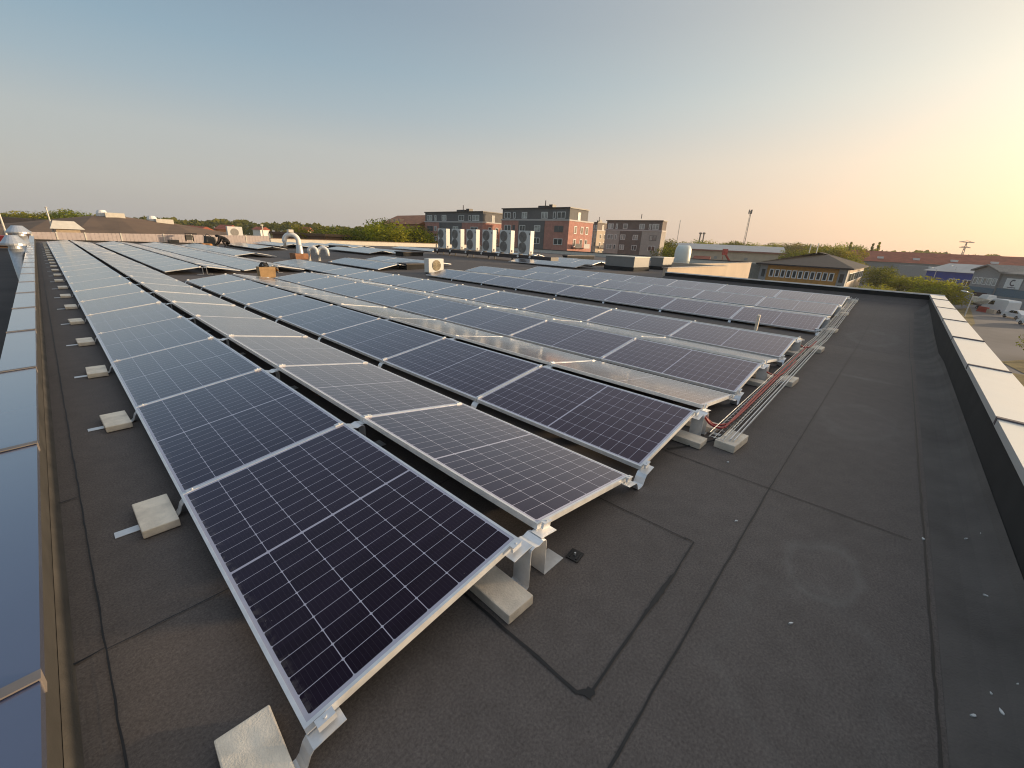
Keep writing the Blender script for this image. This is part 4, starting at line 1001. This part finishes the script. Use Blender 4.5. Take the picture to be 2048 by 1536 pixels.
def slab_building(name, label, uA, uB, vtop, Z, Z2, depth, wall, roofm, vridge=None, eave=.5, cat='building'):
    """a long low building: its front runs from ray uA at depth Z to ray uB at depth Z2"""
    a, b = at(uA, vtop[0], Z), at(uB, vtop[1], Z2); d = Vector((b.x - a.x, b.y - a.y)); L = d.length; ang = math.atan2(d.y, d.x)
    root = tag(empty(name, (a.x, a.y, 0), ang), label, cat); zt = (a.z + b.z) / 2
    m = MB(); m.box(0, L, 0, depth, GZ, zt); m.build('wall', wall, root)
    m = MB()
    if vridge is not None:
        zr = at((uA + uB) / 2, vridge, (Z + Z2) / 2).z
        m.prism([(-eave, zt - .05), (depth + eave, zt - .05), (depth / 2, max(zr, zt + .5))], -eave, L + eave, axis='x')
    else: m.box(-eave, L + eave, -eave, depth + eave, zt + .003, zt + .5)
    m.build('roof', roofm, root); return root, L, zt
root, L, zt = slab_building('warehouse', 'long beige warehouse with pale roof, left of the ochre building', 1338, 1572, (498, 504), 205, 185, 30, BEIGE, ROOF_G, 489)
m = MB(); m.box(0, L, -.7, -.55, zt - .6, zt + .1); m.build('eave_band', simple('red_brown_eave', (.25, .10, .07), .7), root)
for k in range(3): m = MB(); m.box(8 + 13 * k, 9.4 + 13 * k, -.06, 0, zt - 4, zt - 2.8); m.build('vent', GREYW, root)
def escape():
    b = at(1463, 530, 180); root = tag(empty('fire_stair', (b.x, b.y, GZ), R(-40)), 'red fire stair leaning on the beige warehouse wall', 'stair')
    z = b.z - GZ; m = MB(); m.hexa([(0, 0, z), (.6, 0, z), (.6, 1, z), (0, 1, z), (-3.6, 0, z + 4), (-3.0, 0, z + 4), (-3.0, 1, z + 4), (-3.6, 1, z + 4)]); m.build('flight', REDP, root)
    m = MB(); m.box(-5, -3, 0, 1, z + 4, z + 6.5); m.build('landing', REDP, root)
    m = MB(); m.tube([(-4.6, .5, 0), (-4.6, .5, z + 4)], .12, 6); m.tube([(-.2, .5, 0), (-.2, .5, z)], .12, 6); m.build('post', REDP, root)
escape()
slab_building('shed', 'small white shed with red roof before the beige warehouse', 1388, 1416, (519, 520), 150, 148, 6, WHITE, ROOF_R, 512)
root, L, zt = slab_building('warehouse', 'long warehouse with red tiled roof at the far right', 1716, 2120, (524, 537), 150, 128, 26, GREYW, ROOF_R, 508)
for k in range(6): m = MB(); m.box(6 + 10 * k, 7.6 + 10 * k, 3, 4.4, zt + 1.0, zt + 1.7 + .0); m.build('skylight', WHITE, root)
m = MB(); m.box(10, 26, -6, -.05, GZ, zt - .8); m.build('annex', GREYW, root)
def bluehouse():
    root, L, zt = slab_building('workshop', 'workshop with bright blue wall and grey roof beside the car park', 1855, 1952, (540, 547), 106, 97, 16, BLUEW, ROOF_G, 527, .6)
    for k in range(3): window(root, 'y', 0, 6.4 + k * 2.9 - 1.2, 7.4 + k * 2.9 - .6, zt - 3.2, zt - 1.6, WHITE, GLASSW, .15)
    m = MB(); m.box(0, L, -.03, 0, GZ, zt - 3.9); m.build('plinth', GREYW, root)
bluehouse()
def greyhouse():
    a = at(1950, 541, 94); b = at(2003, 544, 88); d = Vector((b.x - a.x, b.y - a.y)); ang = math.atan2(d.y, d.x); L = d.length
    root = tag(empty('commercial_building', (a.x, a.y, 0), ang), 'grey gabled building with teal band and a white logo sign', 'building')
    zt = (a.z + b.z) / 2; za = at(1977, 531.7, 91).z
    m = MB(); m.prism([(0, GZ), (L, GZ), (L, zt), (L / 2, za), (0, zt)], 0, 22); m.build('gable_wall', GREYW, root)
    L2 = L * 2.3
    m = MB(); m.box(L + .002, L2, .4, 22, GZ, zt - .4); m.build('wing_wall', GREYW, root)
    m = MB(); m.hexa([(-.4, -.6, zt - .1), (L / 2, -.6, za + .02), (L / 2, 22, za + .02), (-.4, 22, zt - .1), (-.4, -.6, zt + .2), (L / 2, -.6, za + .35), (L / 2, 22, za + .35), (-.4, 22, zt + .2)])
    m.hexa([(L / 2 + .01, -.6, za + .02), (L + .3, -.6, zt - .2), (L + .3, 22, zt - .2), (L / 2 + .01, 22, za + .02), (L / 2 + .01, -.6, za + .35), (L + .3, -.6, zt + .1), (L + .3, 22, zt + .1), (L / 2 + .01, 22, za + .35)])
    m.hexa([(L + .31, -.2, zt - .4), (L2 + .4, -.2, zt - .4), (L2 + .4, 22, zt - .4), (L + .31, 22, zt - .4), (L + .31, -.2, zt - .15), (L2 + .4, -.2, zt - .15), (L2 + .4, 11, zt + 1.4), (L + .31, 11, zt + 1.4)]); m.build('roof', simple('grey_felt_roof', (.20, .185, .17), .7), root)
    m = MB(); m.box(-.02, L, -.05, -.003, zt - 4.6, zt - 3.5); m.box(L + .01, L2, .35, .397, zt - 4.9, zt - 3.3); m.build('teal_band', TEAL, root)
    for k in range(5): window(root, 'y', 0, .6 + k * L * .185, .6 + k * L * .185 + .95, zt - 2.9, zt - 1.4, WHITE, GLASSL, .12)
    s0 = L + 1.5; sg = MB(); sg.box(s0, s0 + 3.4, .24, .346, zt - 3.2, zt - 1.1); sgo = sg.build('logo_sign', WHITE, root)
    lg = MB(); cx, cz = s0 + 1.7, zt - 2.0
    for j in range(14):
        t0, t1 = R(55 + j * 18.5), R(55 + (j + 1) * 18.5)
        lg.prism([(cx + r * math.cos(t), cz + r * math.sin(t)) for r, t in ((.42, t0), (.66, t0), (.66, t1), (.42, t1))], .215, .236)
    lg.box(s0 + .8, s0 + 2.6, .215, .236, zt - 3.0, zt - 2.86); lg.build('logo', simple('logo_grey', (.12, .10, .11), .6), sgo)
    m = MB(); m.box(1.8, 5.2, -.06, -.002, GZ, zt - 4.62); m.build('gateway', simple('dark_gateway', (.045, .025, .03), .8), root)
greyhouse()

def apt_orange():
    root, L, zt = slab_building('tenement', 'orange-brick tenement with tiled roof rising behind the green trees', 762, 838, (446, 450), 150, 132, 14, ORANGEW, simple('orange_tiles', (.36, .15, .07), .85, var=.2, scale=.5), 428)
    for k in range(3):
        m = MB(); m.box(5 + 3.4 * k, 6.2 + 3.4 * k, .6, 2.2, zt + .6, zt + 1.7); m.build('dormer', simple('dormer_pale', (.5, .36, .24), .7), root)
    for k in range(4):
        for j in range(2): window(root, 'y', 0, 1.2 + 3.2 * k, 2.3 + 3.2 * k, zt - 2.4 - 3 * j, zt - 1 - 3 * j, WHITE, GLASSW)
apt_orange()
def brown_hall():
    root = tag(empty('store_hall', (0, 0, 0)), 'large hall with shallow brown felt roof beyond the pink sheet wall', 'building')
    y0, yr = 58, 82
    rid = [on_y(u, v, yr) for u, v in ((-260, 462), (10, 447), (96, 439), (185, 431), (235, 432), (345, 446), (440, 463), (520, 473))]
    m = MB(); m.box(rid[0].x, rid[-1].x, y0, y0 + 60, GZ, -.85); m.build('wall', simple('brown_wall', (.12, .07, .045), .8), root)
    m = MB()
    for P, Q in zip(rid, rid[1:]):
        m.face([(P.x, y0 - .5, -.8), (Q.x, y0 - .5, -.8), (Q.x, yr, Q.z), (P.x, yr, P.z)]); m.face([(P.x, yr, P.z), (Q.x, yr, Q.z), (Q.x, yr + 36, -.8), (P.x, yr + 36, -.8)])
    m.build('roof', ROOF_BR, root)
    for u, v, w in ((205, 431, .9), (305, 442, .9)):
        q = on_y(u, v, 82); m = MB(); m.lathe([(w * .7, -1.0), (w * .7, .3), (w * .45, .7)], seg=14); o = m.build('roof_fan', WHITE, root); o.location = (q.x, q.y, q.z)
    for u, v in ((230, 433), (329, 445)):
        q = on_y(u, v, 81); m = MB(); m.box(-1, 1, -.6, .6, -1.0, .45); o = m.build('skylight', CREAM, root); o.location = (q.x, q.y, q.z)
    return root
brown_hall()
m = MB(); q = on_y(60, 441, 124); m.prism([(q.x - 34, -7), (q.x - 34, q.z - 2.0), (q.x - 6, q.z + .5), (q.x + 9, q.z + .1), (q.x + 14, -1), (q.x + 14, -7)], 124, 150)
tag(m.build('dark_roof_hall', ROOF_D), 'dark-roofed hall at the far left behind the brown roof', 'building')
def lantern():
    a, b = on_y(100, 457, 50), on_y(170, 458, 50)
    root = tag(empty('roof_lantern', (a.x, 50, 0)), 'cream hip-topped roof lantern behind the pink sheet wall', 'roof lantern')
    L = b.x - a.x; z0 = a.z; z1 = on_y(107, 441, 50).z
    m = MB(); m.hexa([(0, 0, z0), (L, 0, z0), (L, 1.6, z0), (0, 1.6, z0), (.28, .5, z1), (L - .5, .5, z1), (L - .5, 1.1, z1), (.28, 1.1, z1)]); m.build('hood', CREAM, root)
    m = MB(); m.box(.3, L - .3, .3, 1.3, 0, z0 - .003); m.build('base', simple('tan_base', (.46, .36, .25), .7), root)
lantern()
def pole(u0, v0, u1, v1, y, r, label, mat=CREAM, name='pole'):
    a, b = on_y(u0, v0, y), on_y(u1, v1, y); m = MB(); m.tube([(0, 0, min(0, a.z) - a.z - .8), (0, 0, b.z - a.z)], [r, r * .6], 8)
    m.lathe([(r * .6, 0), (r * 1.6, .03), (r * .3, .1)], (0, 0, b.z - a.z), 8)
    tag(m.build(name, mat, loc=(a.x, y, a.z)), label, 'pole')
pole(106, 462, 95, 416, 50.6, .07, 'cream pole rising beside the roof lantern')
pole(12, 467, -1, 421, 52, .08, 'cream pole at the far left picture edge')
m = MB(); q = on_y(4, 475, 54); m.box(-3, .7, 0, 2, -.28, .12); m.box(-3, -.4, .2, 1.8, .125, .5); tag(m.build('red_canopy', REDP, loc=(q.x, 54, q.z)), 'bright red canopy at the far left picture edge', 'canopy')
slab_building('low_building', 'long low brown building behind the cream parapet', 545, 650, (469, 471), 95, 90, 10, simple('brown_wall_two', (.20, .12, .075), .85), ROOF_BR)
for i, (u0, u1, v, Z, vr) in enumerate(((352, 372, 457, 190, 450), (374, 396, 459, 170, 452), (430, 452, 458, 180, 449), (505, 520, 459, 220, 453), (596, 612, 461, 230, 454))):
    slab_building('house', ['white house with red roof, leftmost before the far wood', 'red-roofed house just right of the leftmost white one', 'larger red-roofed house left of the heat pump on the wall', 'small pale house in the far trees', 'small pale house right of the far pale mast'][i], u0, u1, (v, v), Z, Z, 9, [WHITE, BEIGE, ORANGEW, WHITE, BEIGE][i], ROOF_R, vr)

# ------------------------------------------------------------------ trees
def crown_mesh(name, mat, n, blobs, leaf, seed):
    rnd = random.Random(seed); m = MB()
    for i in range(n):
        c, r = rnd.choice(blobs); d = Vector((rnd.gauss(0, 1), rnd.gauss(0, 1), rnd.gauss(0, 1))).normalized() * (r * rnd.uniform(.55, 1.06) * (1 if rnd.random() < .8 else rnd.uniform(.3, .8)))
        p = Vector(c) + Vector((d.x, d.y, d.z * .85)); s = leaf * rnd.uniform(.6, 1.4)
        a = Vector((rnd.gauss(0, 1), rnd.gauss(0, 1), rnd.gauss(0, .7))).normalized(); b = a.cross(Vector((rnd.gauss(0, 1), rnd.gauss(0, 1), rnd.gauss(0, 1)))).normalized()
        m.face([p + a * s, p + b * s * .6, p - a * s, p - b * s * .6])
    me = D.meshes.new(name); me.from_pydata(m.v, [], m.f); me.materials.append(mat); me.update(); return me
def blobset(seed, k, h, r):
    rnd = random.Random(seed); return [((rnd.uniform(-r, r) * .6, rnd.uniform(-r, r) * .6, h * rnd.uniform(.22, .84)), r * rnd.uniform(.32, .56)) for _ in range(k)]
CROWNS = [crown_mesh('crown', LEAF[s % 3], 3200, blobset(s, 11 + s % 4, 1.0, .50), .021, s) for s in range(9)]      # unit-height crowns
POPLAR = crown_mesh('crown', LEAF[2], 700, [((0, 0, .2 + .1 * i), .13 * (1 - abs(i - 3) / 6)) for i in range(8)], .03, 40)
def trunk_mesh(seed):
    rnd = random.Random(seed); m = MB(); m.tube([(0, 0, 0), (.01, .0, .2), (0, .015, .5), (.01, 0, .75)], [.035, .026, .02, .008], 7)
    for k in range(5):
        t = rnd.uniform(0, 6.28); z = .28 + .07 * k; m.tube([(0, 0, z), (.12 * math.cos(t), .12 * math.sin(t), z + .1), (.24 * math.cos(t), .24 * math.sin(t), z + .22)], [.014, .009, .004], 5)
    return m.mesh('trunk', BARK)
TRUNKS = [trunk_mesh(s) for s in range(3)]
def tree(p, h, k, label, group, wide=1.0, poplar=False, base=None):
    base = GZ if base is None else base
    o = tag(empty('poplar_tree' if poplar else 'tree', (p.x, p.y, base), random.uniform(0, 6.28)), label, 'tree', group); o.scale = (h * wide, h * wide, h)
    link('trunk', TRUNKS[k % 3], o); link('crown', POPLAR if poplar else CROWNS[k % 9], o); return o
def tree_at(u, vtop, Z, k, label, group, wide=1.0, poplar=False):
    p = at(u, vtop, Z); return tree(p, max(2.0, p.z - GZ), k, label, group, wide, poplar)
G_ = 'trees behind the flat roof'
LT = 'mixed green tree at the far left beyond the brown roof'
for i, (u, v, Z, w) in enumerate(((-8, 424, 150, 1.3), (14, 427, 160, 1.3), (38, 414, 150, 1.2), (62, 422, 155, 1.3), (84, 428, 165, 1.2), (108, 420, 150, 1.3), (134, 415, 150, 1.4), (158, 423, 155, 1.3), (178, 431, 165, 1.2), (-30, 420, 150, 1.3))):
    tree_at(u, v, Z, i, LT, 'trees at the far left', w)
MT = 'bushy bright green tree in the clump left of the tenement'
for i, (u, v, Z, w) in enumerate(((630, 449, 96, 1.2), (652, 450, 100, 1.3), (674, 452, 95, 1.3), (698, 453, 98, 1.3), (720, 452, 100, 1.3), (742, 452, 104, 1.2))):
    tree_at(u, v, Z, 1 + i, MT, 'trees left of the tenement', w)
tree_at(758, 434, 118, 0, 'tall dark tree left of the orange tenement roof', G_, .8)
tree_at(778, 440, 92, 1, 'large yellow-green tree in front of the orange tenement', G_, 1.3)
tree_at(806, 448, 90, 4, 'round green tree in front of the tenement, right of the yellow-green one', G_, 1.3)
tree_at(834, 455, 92, 0, 'dark green tree between the tenement and the left brick block', G_, 1.1)
tree_at(852, 448, 128, 3, 'slim tree squeezed against the left brick apartment block', G_, .6)
tree_at(1352, 489, 118, 1, 'green tree between grey-brown block and white roof fan', G_, 1.2)
tree_at(1336, 476, 150, 0, 'dark tree just right of the grey-brown block', G_, .8)
RT = 'mid-green tree in the belt behind the warehouses'
for i in range(26):
    u = 1340 + i * 15 + random.uniform(-5, 5); v = 481 + (u - 1340) * .022 + random.uniform(-4, 4)
    tree_at(u, v, 235 + random.uniform(-15, 25), i, RT, 'trees behind the warehouses', 1.25)
YT = 'yellow-green tree behind the ochre building'
for i, (u, v, Z, w) in enumerate(((1588, 497, 150, 1.2), (1606, 493, 150, 1.2), (1642, 494, 140, 1.3), (1668, 492, 135, 1.3), (1692, 491, 130, 1.3), (1714, 497, 140, 1.2))):
    tree_at(u, v, Z, [1, 2, 4, 5, 7, 8][i], YT, 'trees behind the ochre building', w)
for u, v in ((1705, 479), (1749, 482), (1762, 479)): tree_at(u, v, 190, 0, 'slim pointed poplar above the red tiled roof', 'poplars above the red roof', .55, True)
tree_at(1764, 530, 92, 0, 'dark rounded tree right of the ochre building', G_, 1.15)
for u, v, Z, k, w, lab in ((1808, 547, 88, 2, 1.6, 'olive shrub-like tree right of the dark rounded one'), (1842, 549, 84, 1, 1.6, 'bushy tree beside the lamp post at the roof corner'), (1876, 554, 80, 4, 1.6, 'leafy tree in front of the blue workshop'), (1908, 560, 78, 7, 1.6, 'nearest leafy tree at the car park edge')):
    tree_at(u, v, Z, k, lab, G_, w)
q = on_z(2052, 725, GZ); tree(q + Vector((1.5, -1.2, 0)), 5.2, 6, 'sparse dark shrub at the right picture edge', G_, .8)
for i, (u, v) in enumerate(((1690, 572), (1720, 570), (1752, 566), (1780, 577), (1815, 580))):
    p = at(u, v, 70); tree(p, max(1.6, p.z - GZ), 2 + i, 'low olive shrub along the foot of the ochre building', 'shrubs below the far parapet', .9)
# the far wood: one mass
def far_wood():
    rnd = random.Random(3); m = MB()
    prof = [(-60, 430), (180, 434), (330, 439), (480, 443), (620, 450), (760, 459), (900, 466), (1200, 480), (1340, 486), (1480, 492), (1640, 499), (1760, 503), (1880, 507), (1950, 512), (2048, 519), (2150, 524)]
    for k in range(17000):
        u = rnd.uniform(-60, 2150)
        for (a, va), (b, vb) in zip(prof, prof[1:]):
            if a <= u <= b: vt = va + (vb - va) * (u - a) / (b - a); break
        Z = rnd.uniform(300, 420); wob = 3.2 * math.sin(u * .045) + 2.4 * math.sin(u * .13 + 1) + 1.6 * math.sin(u * .31)
        top = at(u, vt - wob * .6, Z); h = top.z - GZ
        p = Vector((top.x, top.y, GZ + h * (1 - abs(rnd.gauss(0, .42))))); s = rnd.uniform(1.0, 2.6)
        a = Vector((rnd.gauss(0, 1), rnd.gauss(0, 1), rnd.gauss(0, .7))).normalized(); b = a.cross(Vector((rnd.gauss(0, 1), rnd.gauss(0, 1), rnd.gauss(0, 1)))).normalized()
        m.face([p + a * s, p + b * s * .7, p - a * s, p - b * s * .7])
    me = D.meshes.new('far_wood'); me.from_pydata(m.v, [], m.f); me.materials.append(LEAF[0]); me.update()
    tag(link('far_wood', me), 'far belt of woodland along the horizon', 'wood', kind='stuff')
far_wood()

# ------------------------------------------------------------------ masts, lamps, vehicles, sign
def mast(u0, v0, u1, v1, Z, w, label, head=False):
    a, b = at(u0, v0, Z), at(u1, v1, Z); h = b.z - GZ
    root = tag(empty('radio_mast', (a.x, a.y, GZ)), label, 'mast')
    m = MB()
    for sx, sy in ((-1, -1), (1, -1), (0, 1)): m.tube([(sx * w, sy * w, 0), (sx * w * .5, sy * w * .5, h)], w * .16, 5)
    n = int(h / (w * 3))
    for i in range(n):
        z0, z1 = h * i / n, h * (i + 1) / n; k0, k1 = w * (1 - .5 * i / n), w * (1 - .5 * (i + 1) / n)
        m.tube([(-k0, -k0, z0), (k1, -k1, z1)], w * .08, 4); m.tube([(k0, -k0, z0), (0, k1, z1)], w * .08, 4); m.tube([(0, k0, z0), (-k1, -k1, z1)], w * .08, 4)
    m.build('lattice', GALV_D, root)
    if head:
        m = MB()
        for t in (0, 2.1, 4.2): m.box(1.6 * w * math.cos(t) - .3, 1.6 * w * math.cos(t) + .3, 1.6 * w * math.sin(t) - .3, 1.6 * w * math.sin(t) + .3, h - 1.6, h + .8)
        m.lathe([(w * 1.5, h - .4), (w * 1.5, h - .2)], seg=8); m.build('antenna_head', GALV_D, root)
GALV_D = simple('weathered_mast_steel', (.20, .17, .15), .6)
mast(1487, 490, 1497, 424, 260, .55, 'tall lattice mast with antenna head above the warehouse', True)
mast(1355, 475, 1361, 441, 280, .25, 'thin lattice mast right of the grey-brown block')
for u, lab in ((1397, 'left of two short dark stacks above the warehouse trees'), (1404, 'right of two short dark stacks above the warehouse trees')):
    a, b = at(u, 490, 260), at(u + 2, 469, 260); m = MB(); m.tube([(0, 0, 0), (0, 0, b.z - GZ)], [.55, .4], 8); m.lathe([(.4, 0), (.9, .3), (.9, 1.0), (.4, 1.2)], (0, 0, b.z - GZ), 8)
    tag(m.build('chimney_stack', GALV_D, loc=(a.x, a.y, GZ)), lab, 'chimney', 'stacks above the warehouse trees')
m = MB(); a, b = at(526, 466, 210), at(524, 449, 210); m.tube([(0, 0, 0), (0, 0, b.z - GZ)], [.35, .25], 6); m.box(-.6, .6, -.2, .2, b.z - GZ - .6, b.z - GZ); tag(m.build('pale_mast', CREAM, loc=(a.x, a.y, GZ)), 'short pale mast in front of the far wood', 'mast')
def pylon():
    a, b = at(1926, 505, 430), at(1931, 484, 430); h = b.z - GZ; root = tag(empty('power_pylon', (a.x, a.y, GZ), R(-38)), 'power pylon with two crossarms on the right horizon', 'pylon')
    m = MB()
    for s in (-1, 1): m.tube([(s * 2.4, 0, 0), (s * .5, 0, h)], [.35, .25], 5)
    for i in range(6): z0, z1 = h * i / 6, h * (i + 1) / 6; k0, k1 = 2.4 - 1.9 * i / 6, 2.4 - 1.9 * (i + 1) / 6; m.tube([(-k0, 0, z0), (k1, 0, z1)], .2, 4); m.tube([(k0, 0, z0), (-k1, 0, z1)], .2, 4)
    m.build('tower', GALV_D, root)
    for z, w in ((h - .3, 9.5), (h - 5.5, 7)): m = MB(); m.tube([(-w, 0, z), (w, 0, z)], .4, 5); m.tube([(-w, 0, z), (0, 0, z + 1.4), (w, 0, z)], .22, 4); m.build('crossarm', GALV_D, root)
pylon()
def lamp(u0, v0, u1, v1, label, double=False):
    a = on_z(u0, v0, GZ); Z = (a - CAMP).dot(CF); b = at(u1, v1, Z); h = b.z - GZ
    root = tag(empty('street_lamp', (a.x, a.y, GZ), R(60)), label, 'street lamp', 'lamp posts round the car park')
    m = MB(); m.tube([(0, 0, 0), (0, 0, h)], [.11, .06], 8); m.build('post', GALV, root)
    m = MB(); m.tube([(0, 0, h), (1.0, 0, h + .25)], .05, 6); m.build('arm', GALV, root)
    m = MB(); m.hexa([(.8, -.18, h + .2), (1.7, -.18, h + .3), (1.7, .18, h + .3), (.8, .18, h + .2), (.85, -.13, h + .36), (1.6, -.13, h + .44), (1.6, .13, h + .44), (.85, .13, h + .36)]); m.build('lantern', WHITE, root)
lamp(1928.5, 633, 1946, 587, 'lamp post standing alone on the open asphalt')
lamp(1851, 600, 1870, 538, 'lamp post behind the leafy trees at the roof corner')
lamp(1890, 594, 1907, 534, 'lamp post in front of the blue workshop wall')

def wheel(root, x, y, r, side):
    m = MB(); m.lathe([(r * .55, -.11), (r * .95, -.11), (r, -.07), (r, .07), (r * .95, .11), (r * .55, .11)], seg=18); o = m.build('wheel', TYRE, root); o.location = (x, y, r); o.rotation_euler = (R(90), 0, 0)
    m = MB(); m.lathe([(r * .58, -.10), (r * .58, .10), (r * .1, .12)], seg=14); m.build('rim', GALV, o)
def vehicle(prof, wdt, loc, ang, name, label, cat, wheels, glass, paint=VANW, sidewin=(), group=None):
    root = tag(empty(name, loc, ang), label, cat, group)
    m = MB(); k = len(prof); w2 = wdt / 2
    # body cross sections get narrower towards the roof
    zmax = max(z for _, z in prof); n = len(m.v)
    def yy(z, s): return s * w2 * (1 - .16 * max(0, (z - zmax * .5) / (zmax * .5)) ** 1.5)
    for s in (-1, 1):
        for x, z in prof: m.v.append((x, yy(z, s), z))
    m.f.append(tuple(range(k))); m.m.append(0); m.f.append(tuple(reversed(range(k, 2 * k)))); m.m.append(0)
    for i in range(k): j = (i + 1) % k; m.f.append((i, j, k + j, k + i)); m.m.append(0)
    m.build('body', paint, root, bevel=.03)
    for x, r in wheels:
        for s in (-1, 1): wheel(root, x, s * (w2 - .1), r, s)
    for q in sidewin:
        for s in (-1, 1):
            g = MB(); P = [(x, yy(z, s) + s * .012, z) for x, z in q]; P2 = [(x, yy(z, s) - s * .03, z) for x, z in q]
            g.face(P); g.face(P2); [g.face([P[i], P[(i + 1) % len(P)], P2[(i + 1) % len(P)], P2[i]]) for i in range(len(P))]; g.build('side_window', glass, root)
    return root
def vh(prof_w, ww, root, pts, name='windscreen'): 
    g = MB(); g.hexa(pts); g.build(name, GLASSB, root)
VAN = [(.0, .35), (.0, .95), (.25, 1.15), (1.05, 1.35), (1.85, 2.25), (2.4, 2.5), (5.7, 2.45), (5.9, 2.2), (5.9, .4)]
pv = on_z(2011, 628, GZ); dv = (on_z(2052, 634, GZ) - on_z(1972, 619, GZ)); angv = math.atan2(dv.y, dv.x)
van = vehicle(VAN, 2.0, (pv.x, pv.y, GZ), angv, 'white_van', 'white panel van parked in front of the grey gabled building', 'van', ((1.0, .36), (4.7, .36)), GLASSB, VANW, [[(1.35, 1.4), (1.95, 2.1), (2.75, 2.1), (2.75, 1.4)]])
van.location = on_z(1972, 621, GZ); van.location.z = GZ
vh(None, None, van, [(1.08, -.78, 1.40), (1.08, .78, 1.40), (1.12, .78, 1.37), (1.12, -.78, 1.37), (1.80, -.70, 2.22), (1.80, .70, 2.22), (1.86, .70, 2.2), (1.86, -.70, 2.2)])
CAR = [(.0, .3), (.0, .72), (.9, .92), (1.55, 1.40), (2.9, 1.45), (3.9, 1.0), (4.25, .9), (4.3, .3)]
for (u, v, lab, pm) in ((2012, 634, 'white car parked in front of the white van', VANW), (2044, 648, 'nearest white car, cut by the right picture edge', VANW), (1942, 603, 'dark grey car behind the lamp post on the asphalt', simple('dark_car_paint', (.05, .05, .055), .3))):
    b = on_z(u, v, GZ); c = vehicle(CAR, 1.75, (b.x, b.y, GZ), angv, 'parked_car', lab, 'car', ((.85, .31), (3.4, .31)), GLASSB, pm, [[(1.35, .95), (1.72, 1.33), (2.25, 1.36), (2.25, .95)], [(2.32, .95), (2.32, 1.36), (2.85, 1.36), (3.45, .98)]], 'cars parked in the yard')
    vh(None, None, c, [(.95, -.68, .95), (.95, .68, .95), (1.0, .68, .93), (1.0, -.68, .93), (1.50, -.6, 1.38), (1.50, .6, 1.38), (1.56, .6, 1.37), (1.56, -.6, 1.37)])
def boat():
    b = on_z(1941, 614, GZ); root = tag(empty('boat', (b.x, b.y, GZ + .9), angv), 'cream motorboat on a trailer frame before the grey gabled building', 'boat')
    m = MB(); m.hexa([(.6, -.5, 0), (5.6, -.8, .1), (5.6, .8, .1), (.6, .5, 0), (-.4, -.1, 1.3), (5.8, -1.1, 1.1), (5.8, 1.1, 1.1), (-.4, .1, 1.3)]); m.build('hull', simple('cream_gelcoat', (.66, .58, .46), .35), root, bevel=.06)
    m = MB(); m.hexa([(2.0, -.7, 1.15), (4.6, -.8, 1.12), (4.6, .8, 1.12), (2.0, .7, 1.15), (2.7, -.55, 1.9), (4.5, -.6, 1.9), (4.5, .6, 1.9), (2.7, .55, 1.9)]); m.build('cabin', WHITE, root, bevel=.05)
    root2 = tag(empty('boat_trailer', (b.x, b.y, GZ), angv), 'dark trailer frame with wheels under the cream motorboat', 'trailer')
    m = MB(); m.box(-1.2, 5.4, -.06, .06, .55, .67); m.box(.8, .9, -.7, .7, .67, .85); m.box(4.2, 4.3, -.8, .8, .67, .85); m.box(3.4, 3.55, -.9, .9, .4, .55); m.build('frame', DARKST, root2)
    for s in (-1, 1): wheel(root2, 3.47, s * .95, .33, s)
boat()
def skip():
    b = on_z(1955, 622, GZ); root = tag(empty('red_barrier', (b.x, b.y, GZ), angv), 'red and white plastic barrier in front of the boat trailer', 'barrier')
    m = MB(); m.prism([(-.25, 0), (.25, 0), (.18, .25), (.1, .95), (-.1, .95), (-.18, .25)], 0, 2.4, axis='x'); m.build('block', REDP, root)
    m = MB(); m.box(2.41, 4.2, -.2, .2, 0, .75); m.build('white_block', BEIGE, root)
skip()
def sign():
    b = on_z(2054, 738, GZ); root = tag(empty('road_sign', (b.x, b.y, GZ), math.atan2(CR.y, CR.x)), 'round red road sign above a yellow plate at the right edge', 'road sign')
    h = 2.2; m = MB(); m.tube([(0, 0, 0), (0, 0, h + .5)], .035, 8); m.build('post', GALV, root)
    m = MB(); m.prism([(.34 * math.cos(2*math.pi*j/28), h + .2 + .34 * math.sin(2*math.pi*j/28)) for j in range(28)], -.06, -.04); d = m.build('disc', REDP, root)
    m = MB(); m.prism([(.24 * math.cos(2*math.pi*j/28), h + .2 + .24 * math.sin(2*math.pi*j/28)) for j in range(28)], -.064, -.0602); m.build('disc_field', YELLOWP, d)
    m = MB(); m.box(-.32, .32, -.06, -.04, h - .5, h - .18); m.build('plate', YELLOWP, root)
sign()

# ------------------------------------------------------------------ evening haze in the air
hz = D.materials.new('haze_air'); hz.use_nodes = True; ht = hz.node_tree
for n in list(ht.nodes): ht.nodes.remove(n)
ho = ht.nodes.new('ShaderNodeOutputMaterial'); hv = ht.nodes.new('ShaderNodeVolumePrincipled')
hv.inputs['Color'].default_value = (.92, .93, .95, 1); hv.inputs['Density'].default_value = 0.0002; hv.inputs['Anisotropy'].default_value = 0.3
ht.links.new(hv.outputs[0], ho.inputs['Volume'])
m = MB(); m.box(-310, 800, -310, 800, GZ - 1, 30); tag(m.build('haze', hz), 'thin evening haze in the air', 'haze', kind='stuff')
